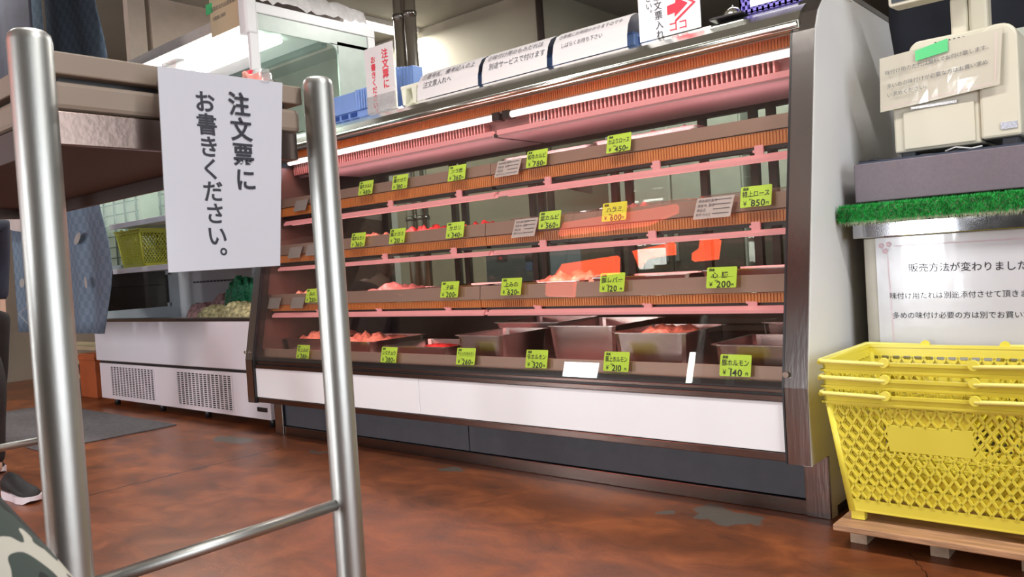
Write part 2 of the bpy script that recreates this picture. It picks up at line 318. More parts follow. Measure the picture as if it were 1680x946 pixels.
struct(MB().box(-6.98, 3.27, 0, -6.90, 3.42, 3.37), 'trim_2', PILLAR)
struct(MB().box(-6.98, 3.47, 0, -6.90, 4.05, 3.37), 'trim_3', PILLAR)
struct(MB().box(-9.0, 4.40, 1.2, -8.93, 5.6, 3.2), 'window_2', BGLASS)

def ceiling_lamp(x, y, label, along='x', z=3.37, k=1.0):
    t = thing('ceiling_lamp', (x, y, z), label, 'ceiling light', 'ceiling lamps')
    a, b = (0.62, 0.09) if along == 'x' else (0.09, 0.62)
    MB().box(x-a, y-b, z-0.05, x+a, y+b, z).build('lamp_housing', WHITE, t, 0.005)
    for s in (-1, 1):
        if along == 'x': MB().tube([(x-a+.02, y+s*.045, z-.068), (x+a-.02, y+s*.045, z-.068)], 0.014, 10).build('lamp_tube', TUBEW, t)
        else: MB().tube([(x+s*.045, y-b+.02, z-.068), (x+s*.045, y+b-.02, z-.068)], 0.014, 10).build('lamp_tube', TUBEW, t)
    l = area('lamp_light', (0, 0, -0.09), (0, 0, 0), 2*a, 2*b, CEIL_W*k, (1, .98, .93)); l.parent = t
ceiling_lamp(-6.25, 5.35, 'white fluorescent ceiling light seen beyond the steel pipes', 'y')
ceiling_lamp(-5.4, 1.2, 'white fluorescent ceiling light over the mat')
ceiling_lamp(-1.6, 0.9, 'white fluorescent ceiling light in front of the meat display case')
ceiling_lamp(-2.0, 4.7, 'white fluorescent ceiling light above the workroom behind the display case', k=1.9)
ceiling_lamp(1.0, 1.2, 'white fluorescent ceiling light over the right hand counter')

# ------------------------------------------------------------------ refrigerated display case
X0, X1 = -3.915, -0.90
def gy(z): return 2.352+(z-0.43)*0.195      # depth of the sloping glass at height z
case = thing('meat_display_case', (-2.4, 2.95, 0), 'long white and steel refrigerated meat display case with sloping glass front', 'display case')
P = lambda mb, n, m, b=0, par=None: mb.build(n, m, par or case, b)
# plinth and lower body
P(MB().box(X0+.03, 2.52, 0.05, -2.46, 3.40, .20), 'kick_panel', GRAYPANEL, .002)
P(MB().box(-2.455, 2.52, 0.05, X1-.03, 3.40, .20), 'kick_panel', GRAYPANEL, .002)
P(MB().box(X0+.02, 2.507, 0, X1-.02, 2.54, .048), 'base_trim', STEELX, .002)
for xa, xb in ((X0, X0+.075), (X1-.078, X1)):
    P(MB().box(xa, 2.500, 0, xb-.0005, 2.511, .197), 'corner_plate', STEEL, .002)
P(MB().box(X0+.03, 2.362, .232, -2.585, 2.39, .385), 'front_panel', PANEL, .002)
P(MB().box(-2.583, 2.362, .232, X1-.03, 2.39, .385), 'front_panel', PANEL, .002)
P(MB().box(X0+.02, 2.358, .205, X1-.02, 2.50, .230), 'lower_trim', STEELX, .002)
P(MB().box(X0+.02, 2.356, .387, X1-.02, 2.40, .405).box(X0+.02, 2.362, .412, X1-.02, 2.40, .424), 'upper_trim', STEELX, .002)
P(MB().box(X0+.02, 2.372, .400, X1-.02, 2.39, .445), 'glass_channel', BLACKP)
P(MB().box(X0+.03, 2.39, .235, X1-.03, 3.40, .30).box(X0+.03, 2.39, .30, X1-.03, 2.41, .40), 'case_floor', INNER)
# side profile
side = [(2.352, .200), (2.352, .43), (gy(.8), .8), (gy(1.2), 1.2), (gy(1.45), 1.45), (2.565, 1.52), (2.600, 1.585), (2.660, 1.640), (2.76, 1.672), (2.937, 1.69), (3.378, 1.69), (3.432, 1.578), (3.472, 1.32), (3.472, .0), (2.512, 0), (2.512, .2)]
for k, (xa, xb) in enumerate(((X0, X0+.022), (X1-.022, X1))):
    P(MB().prof(side, xa, xb), 'end_panel', WHITE)
    fr = [(y-.002, z) for y, z in side[:10]]
    outp = [(y-.004, z+.002) for y, z in side[:10]]; inn = [(y+.055 if i < 7 else y+.01, z-.0 if i < 7 else z-.05) for i, (y, z) in enumerate(side[:10])]
    inn = [(2.40, .200), (2.40, .43), (gy(.8)+.05, .8), (gy(1.2)+.05, 1.2), (gy(1.45)+.05, 1.44), (2.615, 1.50), (2.645, 1.545), (2.70, 1.595), (2.78, 1.625), (2.937, 1.64)]
    xs = (xa-.002, xb+.045) if k == 0 else (xa-.045, xb+.0025)
    # band: full width on the front edge only
    mb = MB(); mb.prof(outp+[(y+.010, z-.004 if i > 4 else z) for i, (y, z) in enumerate(side[:10])][::-1], xs[0], xs[1])
    P(mb, 'end_frame', STEEL)
    xi = xs[1] if k == 0 else xs[0]
    P(MB().prof(outp+inn[::-1], xi-.006, xi+.002), 'frame_gasket', BLACKP)
    xe = X0-.0015 if k == 0 else X1+.0005
    P(MB().prof([(y+.001, z) for y, z in side[:10]]+[(y+.010, z-(.008 if i > 6 else 0)) for i, (y, z) in enumerate(side[:10])][::-1], xe, xe+.004), 'edge_bead', pm('edge_bead', (.85, .85, .84), .3) if k == 0 else bpy.data.materials['edge_bead'])
    P(MB().lathe((0, 0, 0), [(.0001, 0), (.007, 0), (.006, .004), (.0001, .005)], 12) if False else MB().tube([(xs[0]+.012 if k == 0 else xs[0]+.010, 2.346, .472), (xs[0]+.012 if k == 0 else xs[0]+.010, 2.340, .472)], .009, 12), 'frame_bolt', CHROME)
P(MB().box(X1-.001, 2.56, 0, X1+.001, 3.35, .03), 'seam_strip', BLACKP)
P(MB().box(X0, 2.94, 1.688, X1, 3.38, 1.71), 'top_panel', pm('case_top_grey', (.33, .31, .29), .4, .3))
# chrome roll along the top front edge
tp = [(gy(1.50)+.004, 1.535), (2.560, 1.560), (2.585, 1.592), (2.625, 1.620), (2.68, 1.645), (2.77, 1.665), (2.937, 1.688)]
P(MB().prof(tp+[(y+.012, z-.012) for y, z in tp][::-1], X0+.02, X1-.045), 'top_roll', CHROME)
P(MB().tube([(X0+.03, 2.566, 1.548), (X1-.05, 2.566, 1.548)], .012, 12), 'top_bead', CHROME)
# front glass
gl = [(gy(z)+.004, z) for z in (.43, .8, 1.2, 1.4, 1.54)]
P(MB().prof(gl+[(y+.005, z) for y, z in gl][::-1], X0+.025, X1-.047), 'front_glass', GLASS)
# back: frame and sliding glass
BY = 3.36
mb = MB().box(X0+.02, BY, .30, X1-.02, BY+.03, .62).box(X0+.02, BY, 1.45, X1-.02, BY+.04, 1.69)
for xm in (-3.89, -3.30, -3.22, -2.72, -2.66, -2.20, -2.12, -1.72, -1.48, -1.40, -.96): mb.box(xm, BY, .62, xm+.035, BY+.03, 1.45)
P(mb, 'back_frame', GREYDOOR)
P(MB().box(X0+.02, BY+.012, .62, X1-.02, BY+.016, 1.45), 'back_glass', BGLASS)
P(MB().box(X0+.03, 2.60, 1.560, X1-.03, 3.36, 1.58), 'case_ceiling', INNER)
for xq in (X0+.022, X1-.026): P(MB().prof([(gy(.44)+.04, .44), (gy(1.2)+.045, 1.2), (gy(1.5)+.05, 1.5), (3.36, 1.5), (3.36, .44)], xq, xq+.004), 'dark_end_sheet', LINER)  # added dark sheets that darken the inner ends
# shelves: front y, rail z0,z1, ribbed z0,z1, lamp z0,z1
LV = [(2.602, 1.243, 1.286, 1.190, 1.236, 1.139, 1.163), (2.545, .982, 1.031, .936, .974, .893, .913), (2.488, .716, .768, .678, .710, .645, .668)]
xa, xb = X0+.03, X1-.05
for li, (y, a0, a1, b0, b1, c0, c1) in enumerate(LV):
    sh = P(MB().box(xa, y+.012, a0, xb, 3.20, a0+.014), 'shelf', INNER)
    for q0, q1 in ((xa, -2.312), (-2.308, xb)):
        P(MB().prof([(y, a0-.004), (y+.008, a1), (y+.014, a1), (y+.014, a0-.004)], q0, q1), 'price_rail', RAIL, 0, sh)
        mb = MB().box(q0, y+.008, b0, q1, y+.014, b1)
        x = q0+.004
        while x < q1-.006: mb.box(x, y+.004, b0+.003, x+.006, y+.009, b1-.003); x += .011
        P(mb, 'ribbed_trim', ORIB, 0, sh)
        P(MB().box(q0+.01, y+.02, b0-.012, q1-.01, y+.06, b0), 'lamp_bracket', DARK, 0, sh)
    for q0, q1 in ((xa+.05, -2.285), (-2.262, xb-.01)):
        P(MB().prof([(y-.012, c0), (y-.012, c0+.010), (y+.004, c1), (y+.05, c1), (y+.05, c1-.004), (y+.008, c1-.006), (y-.008, c0)], q0, q1), 'lamp_cover', PINKP, 0, sh)
        P(MB().tube([(q0+.02, y+.032, c0+.008), (q1-.02, y+.032, c0+.008)], .008, 8), 'lamp_tube', PGLOW, 0, sh)
    for xc in (-3.45, -2.98, -2.52, -2.02, -1.52, -1.13):
        P(MB().box(xc, y+.002, c1-.004, xc+.03, y+.010, b0+.004).box(xc-.006, y+.001, c1+.008, xc+.004, y+.006, c1+.016), 'lamp_clip', PINKP, 0, sh)
    for x in (xa+.75, xb-.75):
        l = area('shelf_light', (x, y+.05, c0-.006), (0, 0, 0), 1.35, .04, 2.4*CASE_W, (1, .42, .40)); l.location -= Vector(case['org']); l.parent = case
y = 2.432
P(MB().prof([(y-.008, .432), (y, .482), (y+.006, .482), (y+.006, .432)], xa, xb), 'price_rail', RAIL)
P(MB().box(xa, 2.392, .424, xb, y, .433).box(xa, y+.006, .424, xb, 3.30, .434), 'tray_deck', INNER)
# upper light canopy
P(MB().box(xa+.28, 2.640, 1.395, -2.30, 2.96, 1.405).box(xa+.28, 2.628, 1.395, -2.30, 2.640, 1.424), 'light_canopy', CANP, .001)
P(MB().box(-2.275, 2.640, 1.395, xb, 2.96, 1.405).box(-2.275, 2.628, 1.395, xb, 2.640, 1.424), 'light_canopy', CANP, .001)
P(MB().box(-2.3, 2.632, 1.398, -2.275, 2.96, 1.412), 'canopy_joint', DARK)
for q0, q1 in ((xa+.28, -2.30), (-2.275, xb)):
    P(MB().box(q0, 2.622, 1.404, q1, 2.628, 1.424), 'lamp_cover', PINKP)  # canopy front lip given a lamp glow, no tube behind it
    l = area('canopy_light', ((q0+q1)/2, 2.66, 1.30), (150, 0, 0), q1-q0, .03, 1.3*CASE_W, (1, .58, .62)); l.location -= Vector(case['org']); l.parent = case  # added pink light for the canopy underside, no tube here
mb = MB(); x = xa+.02
while x < xb-.02:
    if not (-2.42 < x < -2.16) and x < xb-.14: mb.box(x, 2.700, 1.424, x+.006, 2.745, 1.482)
    x += .019
P(mb, 'louvre_grille', FIN)
P(MB().box(xa, 2.748, 1.41, xb, 2.755, 1.56), 'louvre_backing', pm('louvre_back', (.16, .10, .10), .6))
mb = MB().box(xa, 2.655, 1.505, xb, 2.66, 1.556); x = xa
while x < xb-.006: mb.box(x, 2.651, 1.507, x+.006, 2.656, 1.554); x += .011
P(mb, 'ribbed_trim', ORIB)  # upper ribs stand in for a reflection in the curved metal
P(MB().box(xa, 2.655, 1.500, xb, 2.76, 1.506), 'tube_mount', INNER)
for q0, q1 in ((xa+.02, -2.30), (-2.24, xb-.02)):
    P(MB().tube([(q0, 2.662, 1.487), (q1, 2.662, 1.487)], .013, 12), 'fluorescent_tube', TUBE)
    for xx in (q0, q1): P(MB().box(xx-.02, 2.645, 1.470, xx+.02, 2.69, 1.506), 'tube_socket', DARK, .003)
    l = area('tube_light', ((q0+q1)/2, 2.668, 1.468), (0, 0, 0), q1-q0, .03, 3.5*CASE_W, (1, .50, .48)); l.location -= Vector(case['org']); l.parent = case
for xx in (-3.9, -2.5): P(MB().tube([(xx+.35, 2.72, 1.44), (xx+.43, 2.72, 1.445)], .02, 10), 'junction_tube', DARK)
for xx in (X0+.022, -2.30, X1-.03):
    for li, (y, a0, a1, b0, b1, c0, c1) in enumerate(LV):
        P(MB().prof([(y+.03, a0-.004), (3.34, a0-.004), (3.34, a0-.07)], xx, xx+.006), 'shelf_bracket', INNER)

# ------------------------------------------------------------------ trays and meat in the case
def heap(name, mat, cx, cy, z, lx, ly, h, label, seed, lumps=26, group=None):
    rnd = random.Random(seed); n = 26; m = 14; mb = MB(); vs = []
    pk = [(rnd.uniform(-.85, .85), rnd.uniform(-.8, .8), rnd.uniform(.15, .32), rnd.uniform(.35, 1)) for _ in range(lumps)]
    for j in range(m+1):
        for i in range(n+1):
            u = -1+2*i/n; v = -1+2*j/m; e = max(0, 1-abs(u)**4)*max(0, 1-abs(v)**4)
            b = max(a*max(0, 1-((u-p)**2*1.6+(v-q)**2)/(r*r)) for p, q, r, a in pk)
            vs.append((cx+u*lx/2, cy+v*ly/2, z+h*e*(.35+.55*b)+rnd.uniform(-.1, .1)*h*e))
    fs = [(j*(n+1)+i, j*(n+1)+i+1, (j+1)*(n+1)+i+1, (j+1)*(n+1)+i) for j in range(m) for i in range(n)]
    mb.add(vs, fs, True)
    vb = [(cx-lx/2, cy-ly/2, z-.002), (cx+lx/2, cy-ly/2, z-.002), (cx+lx/2, cy+ly/2, z-.002), (cx-lx/2, cy+ly/2, z-.002)]; mb.add(vb, [(0, 3, 2, 1)])
    o = solo(mb, name, mat, (cx, cy, z-.002), label, 'meat', group, 0, 'stuff'); return o
def pan(name, mat, cx, cy, z, lx, ly, h, label, th=.0018, taper=.93, rim=.010, group=None, rot=0):
    c = Vector((cx, cy, z)); R = Matrix.Rotation(rot, 3, 'Z')
    def ring(k, zz, d=0):
        rx, ry = lx/2*k-d, ly/2*k-d; q = []; r = min(.03, rx*.4)
        for sx, sy, a0 in ((1, 1, 0), (-1, 1, 90), (-1, -1, 180), (1, -1, 270)):
            for t in (0, 30, 60, 90):
                a = math.radians(a0+t); q.append(c+R @ Vector((sx*(rx-r)+r*math.cos(a), sy*(ry-r)+r*math.sin(a), zz)))
        return q
    rings = [ring(taper, 0), ring(1, h), ring(1, h, -rim), ring(1, h+.003, -rim), ring(1, h+.003, .002), ring(taper, .003, .002)]
    n = 16; mb = MB(); mb.add([v for g in rings for v in g], [(i*n+k, i*n+(k+1) % n, (i+1)*n+(k+1) % n, (i+1)*n+k) for i in range(5) for k in range(n)])
    mb.f += [tuple(reversed(range(n))), tuple(5*n+k for k in range(n))]; mb.sm += [False, False]
    return solo(mb, name, mat, (cx, cy, z), label, 'tray', group)
S1, S2, S3, S4 = 1.257, .996, .730, .434
G = 'trays on the shelves of the meat case'
# top shelf
pan('meat_tray', CLEARP, -2.79, 2.80, S1, .42, .26, .034, 'clear tray with a thin pink heap beside the 180 yen tag, top shelf', group=G)
heap('meat_pile', MEATP, -2.72, 2.79, S1+.005, .30, .20, .040, 'thin pink sliced meat heap in the leftmost clear tray of the top shelf', 1)
pan('meat_tray', CLEARP, -2.07, 2.80, S1, .46, .26, .045, 'clear domed tray behind the 780 yen tag on the top shelf', group=G)
heap('meat_pile', MEATP, -1.98, 2.79, S1+.005, .28, .20, .050, 'pale sliced meat heap behind the 780 yen tag on the top shelf', 2)
pan('meat_tray', CLEARP, -1.60, 2.80, S1, .44, .26, .050, 'clear tray with tall pink meat behind the 450 yen tag on the top shelf', group=G)
heap('meat_pile', MEATP, -1.52, 2.79, S1+.005, .34, .20, .088, 'tall pale pink meat heap behind the 450 yen tag, top shelf', 3)
# second shelf
pan('meat_tray', CLEARP, -3.24, 2.74, S2, .30, .26, .030, 'clear tray at the left end of the second shelf', group=G)
heap('meat_pile', MEATO, -3.22, 2.72, S2+.005, .22, .20, .075, 'small orange pink meat heap at the left of the second shelf', 4)
pan('meat_tray', CLEARP, -2.87, 2.74, S2, .34, .26, .030, 'clear tray behind the 210 yen tag on the second shelf', group=G)
heap('meat_pile', MEATR, -2.84, 2.72, S2+.005, .28, .18, .085, 'bright red meat heap behind the 210 yen tag, second shelf', 5)
pan('meat_tray', CLEARP, -2.48, 2.74, S2, .36, .26, .036, 'clear tray behind the 340 yen tag on the second shelf', group=G)
heap('meat_pile', MEATR, -2.52, 2.72, S2+.005, .34, .18, .078, 'bright red meat heap behind the 340 yen tag, second shelf', 6, 9)
pan('meat_tray', CLEARP, -2.02, 2.74, S2, .40, .26, .042, 'clear empty looking tray behind the 560 yen tag on the second shelf', group=G)
pan('meat_tray', CLEARP, -1.58, 2.74, S2, .40, .26, .045, 'clear tray behind the yellow 600 yen tag on the second shelf', group=G)
heap('meat_pile', MEATP, -1.66, 2.72, S2+.005, .26, .18, .080, 'pink meat heap behind the yellow 600 yen tag, second shelf', 8, 10)
pan('meat_tray', CLEARP, -1.16, 2.74, S2, .36, .26, .048, 'clear tray behind the 850 yen tag on the second shelf', group=G)
# third shelf
pan('meat_tray', SILV, -3.72, 2.68, S3, .30, .28, .030, 'shallow steel tray at the far left of the third shelf', group=G)
heap('meat_pile', MEATO, -3.72, 2.68, S3+.005, .24, .22, .06, 'pink meat heap at the far left of the third shelf', 9)
pan('meat_tray', SILV, -3.05, 2.68, S3, .48, .28, .034, 'shallow steel tray just right of the near post on the third shelf', group=G)
heap('meat_pile', MEATP, -3.04, 2.68, S3+.005, .42, .24, .075, 'wide pink meat heap just right of the near post on the third shelf', 10)
pan('meat_tray', SILV, -2.50, 2.68, S3, .36, .28, .040, 'shallow steel tray behind the left 200 yen tag on the third shelf', group=G)
heap('meat_pile', MEATR, -2.46, 2.68, S3+.005, .22, .22, .040, 'low dark red meat heap behind the left 200 yen tag on the third shelf', 11)
pan('meat_tray', SILV, -2.06, 2.68, S3, .44, .28, .040, 'shallow steel tray right of the 620 yen tag on the third shelf', group=G)
heap('meat_pile', MEATO, -1.96, 2.68, S3+.005, .38, .23, .090, 'bright orange pink meat heap right of the 620 yen tag, third shelf', 12, 34)
pan('meat_tray', SILV, -1.58, 2.70, S3, .42, .30, .048, 'steel tray behind the 120 yen tag on the third shelf', group=G)
heap('meat_pile', MEATR, -1.58, 2.68, S3+.005, .34, .24, .030, 'low dark red liver layer behind the 120 yen tag, third shelf', 13)
pan('meat_tray', SILV, -1.14, 2.70, S3, .38, .30, .056, 'steel tray behind the 200 yen tag at the right end of the third shelf', group=G)
heap('meat_pile', MEATP, -1.14, 2.68, S3+.005, .30, .24, .060, 'pink heart meat layer behind the right hand 200 yen tag, third shelf', 14)
# bottom deck
pan('meat_pan', SILV, -3.70, 2.74, S4, .36, .34, .085, 'steel pan heaped with pink meat at the far left of the bottom deck', group=G)
heap('meat_pile', MEATO, -3.70, 2.74, S4+.06, .32, .30, .085, 'pink meat heap in the far left pan of the bottom deck', 15)
pan('meat_pan', SILV, -3.26, 2.68, S4, .42, .36, .085, 'steel pan behind the near post on the bottom deck', group=G)
heap('meat_pile', MEATO, -3.26, 2.70, S4+.05, .38, .32, .080, 'orange pink meat heap in the pan behind the near post, bottom deck', 16)
pan('meat_pan', SILV, -2.74, 2.64, S4, .42, .30, .070, 'low steel pan with reddish meat behind the 380 yen tag on the bottom deck', group=G)
heap('meat_pile', MEATR, -2.72, 2.64, S4+.03, .36, .25, .050, 'red meat in the low pan behind the 380 yen tag, bottom deck', 17)
pan('meat_pan', SILV, -2.33, 2.64, S4, .26, .32, .125, 'deep square steel pan behind the 260 yen tag on the bottom deck', group=G)
pan('meat_pan', SILV, -1.96, 2.90, S4, .34, .40, .145, 'deep steel pan set back behind the 320 yen tag on the bottom deck', group=G)
pan('meat_pan', SILV, -1.52, 2.66, S4, .30, .32, .140, 'deep steel pan behind the 210 yen tag on the bottom deck', group=G)
heap('meat_pile', MEATO, -1.52, 2.68, S4+.11, .27, .27, .055, 'orange pink offal heap in the deep pan behind the 210 yen tag, bottom deck', 18)
pan('meat_pan', SILV, -1.12, 2.64, S4, .28, .32, .105, 'steel pan behind the 140 yen tag at the right of the bottom deck', group=G)
heap('meat_pile', MEATP, -1.12, 2.66, S4+.05, .24, .26, .040, 'pink offal in the pan behind the 140 yen tag, bottom deck', 19)
pan('meat_pan', SILV, -1.10, 3.08, S4, .34, .36, .14, 'deep steel pan at the back right of the bottom deck', group=G)
pan('meat_pan', SILV, -2.42, 3.08, S4, .40, .34, .14, 'deep steel pan at the back centre of the bottom deck', group=G)

# ------------------------------------------------------------------ price tags
def price_tag(cx, cz, yf, name, price, label, mat=TAG, top='国産', tall=.070, wid=.106):
    tilt = math.radians(14); U = Vector((0, math.sin(tilt), math.cos(tilt))); R = Vector((1, 0, 0)); Nn = Vector((0, -math.cos(tilt), math.sin(tilt)))
    c = Vector((cx, yf, cz)); h = tall/2; w_ = wid/2; r = .004
    pts = []
    for sx, sy, a0 in ((1, 1, 0), (-1, 1, 90), (-1, -1, 180), (1, -1, 270)):
        for t in (0, 45, 90):
            a = math.radians(a0+t); pts.append((sx*(w_-r)+r*math.cos(a), sy*(h-r)+r*math.sin(a)))
    n = len(pts); vs = [c+R*a+U*b for a, b in pts]+[c+R*a+U*b-Nn*.0012 for a, b in pts]
    mb = MB().add(vs, [tuple(range(n)), tuple(reversed(range(n, 2*n)))]+[(i, n+i, n+(i+1) % n, (i+1) % n) for i in range(n)])
    base = c-U*h
    o = solo(mb, 'price_tag', mat, tuple(base), label, 'price tag', 'price tags in the meat case')
    tb = MB(); o0 = c+Nn*.0008; sz = min(.024, (wid-.012)/max(1, len(name)))
    text_into(tb, top, o0-R*(w_-.008)+U*(h-.004), .010, R, U, off=.02)
    text_into(tb, name, o0-R*(len(name)*sz/2)+U*(h-.016), sz, R, U, off=.012, tall=min(1.5, .022/sz))
    text_into(tb, '100g', o0-R*(w_-.030)+U*(-.006), .008, R, U)
    text_into(tb, '¥', o0-R*(w_-.010)+U*(-.011), .022, R, U, off=.0)
    text_into(tb, price, o0-R*(w_-.036)+U*(-.008), .030, R, U, off=.018, wide=1.05)
    text_into(tb, '円', o0+R*(w_-.018)+U*(-.021), .010, R, U, off=.03)
    tb.add([o0-R*(w_-.012)+U*.001, o0+R*(w_-.012)+U*.001, o0+R*(w_-.012)+U*.0018, o0-R*(w_-.012)+U*.0018], [(0, 1, 2, 3)])
    tb.build('lettering', INK, o)
    return o
Y1, Y2, Y3, Y4 = 2.585, 2.528, 2.471, 2.412
for a in ((-3.114, 1.270, Y1, '塩牛カルビ', '480', 'lime price tag reading 480 yen, leftmost on the top shelf'),
          (-2.864, 1.270, Y1, '鶏せせり', '180', 'lime price tag reading 180 yen on the top shelf'),
          (-2.490, 1.268, Y1, 'ツラ焼', '360', 'lime price tag reading 360 yen on the top shelf, left of a white card'),
          (-2.038, 1.272, Y1, '和牛カルビ', '780', 'lime price tag reading 780 yen on the top shelf'),
          (-1.646, 1.277, Y1, 'かぶりロース', '450', 'lime price tag reading 450 yen on the top shelf'),
          (-3.129, 1.017, Y2, '塩ホルモン', '360', 'lime price tag reading 360 yen, leftmost on the second shelf'),
          (-2.844, 1.016, Y2, '豚ナガミ', '210', 'lime price tag reading 210 yen on the second shelf beside red meat'),
          (-2.468, 1.015, Y2, 'サガリ', '340', 'lime price tag reading 340 yen on the second shelf'),
          (-1.948, 1.016, Y2, '並カルビ', '560', 'lime price tag reading 560 yen on the second shelf'),
          (-1.100, 1.022, Y2, '特上ロース', '850', 'large lime price tag reading 850 yen at the right of the second shelf'),
          (-3.454, .756, Y3, 'みの', '250', 'lime price tag half hidden behind the near post on the third shelf'),
          (-2.468, .760, Y3, '子袋', '200', 'lime price tag reading 200 yen near the middle left of the third shelf'),
          (-2.119, .762, Y3, '上みの', '620', 'lime price tag reading 620 yen on the third shelf'),
          (-1.208, .765, Y3, '心 臓', '200', 'lime price tag reading 200 yen at the right of the third shelf'),
          (-3.482, .475, Y4, '牛上みの', '280', 'lime price tag reading 280 yen at the left of the bottom deck'),
          (-3.176, .477, Y4, '牛ミノ', '280', 'lime price tag mostly hidden behind the near post on the bottom deck'),
          (-2.823, .477, Y4, 'シマチョウ', '380', 'lime price tag reading 380 yen on the bottom deck'),
          (-2.340, .482, Y4, '牛ミックスホルモン', '260', 'lime price tag reading 260 yen on the bottom deck'),
          (-1.963, .482, Y4, '牛ホルモン', '320', 'lime price tag reading 320 yen on the bottom deck'),
          (-1.599, .483, Y4, '豚上ホルモン', '210', 'lime price tag reading 210 yen on the bottom deck'),
          (-1.148, .484, Y4, '豚ホルモン', '140', 'lime price tag reading 140 yen at the right of the bottom deck')):
    price_tag(*a)
price_tag(-1.646, 1.021, Y2, 'ハラミ', '600', 'yellow price tag reading 600 yen on the second shelf', TAGY)
price_tag(-1.636, .763, Y3, '豚レバー', '120', 'lime price tag reading 120 yen on the third shelf')

def info_card(cx, cz, yf, wd, ht, label, text=True, mat=None, shear=.012):
    tilt = math.radians(14); U = Vector((shear/ht, math.sin(tilt), math.cos(tilt))).normalized(); R = Vector((1, 0, 0)); Nn = Vector((0, -math.cos(tilt), math.sin(tilt)))
    c = Vector((cx, yf, cz)); vs = [c+R*a*wd/2+U*b*ht/2-Nn*k for k in (0, .0015) for a, b in ((-1, -1), (1, -1), (1, 1), (-1, 1))]
    mb = MB().add(vs, [(0, 1, 2, 3), (7, 6, 5, 4), (0, 4, 5, 1), (1, 5, 6, 2), (2, 6, 7, 3), (3, 7, 4, 0)])
    o = solo(mb, 'info_card', mat or pm('info_card_white', (.62, .55, .54), .4), tuple(c-U*ht/2), label, 'card', 'plain cards on the shelf edges')
    if text:
        tb = MB(); q = c+Nn*.0008
        for k, (s, ln) in enumerate((('個体識別番号', .9), ('原産地 国産', .7), ('商品名', .8), ('和牛カルビ', .8))):
            text_into(tb, s, q-R*(wd/2-.008)+U*(ht/2-.006-k*.016), .0115, R, U, off=.0)
            tb.add([q+R*(.0)+U*(ht/2-.012-k*.016), q+R*(wd/2-.008)+U*(ht/2-.012-k*.016), q+R*(wd/2-.008)+U*(ht/2-.009-k*.016), q+R*0+U*(ht/2-.009-k*.016)], [(0, 1, 2, 3)])
        tb.build('lettering', INKG, o)
info_card(-2.191, 1.252, Y1-.004, .130, .070, 'white printed card left of the 780 yen tag on the top shelf')
info_card(-2.074, .994, Y2-.004, .120, .076, 'white printed card left of the 560 yen tag on the second shelf')
info_card(-1.249, .999, Y2-.004, .136, .074, 'white printed card left of the 850 yen tag on the second shelf')
CG = pm('blank_card_grey', (.34, .31, .30), .35)
for cx, cz, yy, lb in ((-3.80, .722, Y3, 'blank grey card at the far left of the third shelf edge'), (-3.585, .722, Y3, 'blank grey card beside the half hidden tag on the third shelf'),
                   (-3.66, .985, Y2, 'blank grey card at the left of the second shelf edge'), (-3.50, .990, Y2, 'blank grey card nearest the post on the second shelf'),
                   (-3.66, 1.235, Y1, 'blank grey card at the left of the top shelf edge')):
    info_card(cx, cz, yy, .11, .06, lb, False, CG)
# ------------------------------------------------------------------ on top of the case
def curved_notice(xa, xb, lines, label, tlabel):
    t = solo(MB().box(xa+.03, 2.765, 1.672, xb-.004, 2.95, 1.718).box(xa+.05, 2.785, 1.718, xb-.02, 2.93, 1.735), 'plastic_tray', BLUEP, ((xa+xb)/2, 2.86, 1.672), tlabel, 'tray', 'blue trays on the display case', .006)
    MB().box(xb-.004, 2.79, 1.680, xb-.001, 2.83, 1.708).build('handle_slot', BLUED, t)
    prof = [(2.70, 1.655), (2.703, 1.70), (2.715, 1.742), (2.738, 1.775), (2.775, 1.795), (2.80, 1.798), (2.85, 1.782), (2.93, 1.725), (2.962, 1.692)]
    o = solo(MB().sheet(prof, xa, xb, -.0016), 'notice_sheet', PAPERW, ((xa+xb)/2, 2.72, 1.655), label, 'notice', 'curved notices on the display case')
    tb = MB(); pr = prof[:7]; cum = [0]
    for i in range(1, len(pr)): cum.append(cum[-1]+(Vector(pr[i])-Vector(pr[i-1])).length)
    flat = MB(); size = (xb-xa-.05)/max(len(l) for l in lines)
    for k, l in enumerate(lines):
        text_into(flat, l, (.02+.02*k, .128-.045*k, 0), size, (1, 0, 0), (0, 1, 0), off=.0, tall=1.15)
    vs = []
    for v in flat.v:
        s = min(max(v.y, 0), cum[-1]-1e-4); i = max(j for j in range(len(cum)) if cum[j] <= s); i = min(i, len(cum)-2)
        t_ = (s-cum[i])/(cum[i+1]-cum[i]); a = Vector(pr[i]); b = Vector(pr[i+1]); p = a.lerp(b, t_); d = (b-a).normalized(); nn = Vector((-d.y, d.x))*.004
        vs.append((xa+v.x, p.x+nn.x, p.y+nn.y))
    tb.add(vs, flat.f); tb.build('lettering', INKG, o)
curved_notice(-2.83, -2.435, ['①番号札、備考記入の上', '注文票入れへ'], 'curved white notice over a blue tray, first from the left on the case', 'blue tray under the first curved notice')
curved_notice(-2.41, -2.045, ['②味付け用のもみだれは', '別途サービスで付けます'], 'curved white notice over a blue tray, middle one of three', 'blue tray under the middle curved notice')
curved_notice(-2.015, -1.655, ['③準備にお時間かかりますのでや', 'しばらくお待ち下さい'], 'curved white notice over a blue tray, beside the red arrow sign', 'blue tray under the curved notice by the arrow sign')

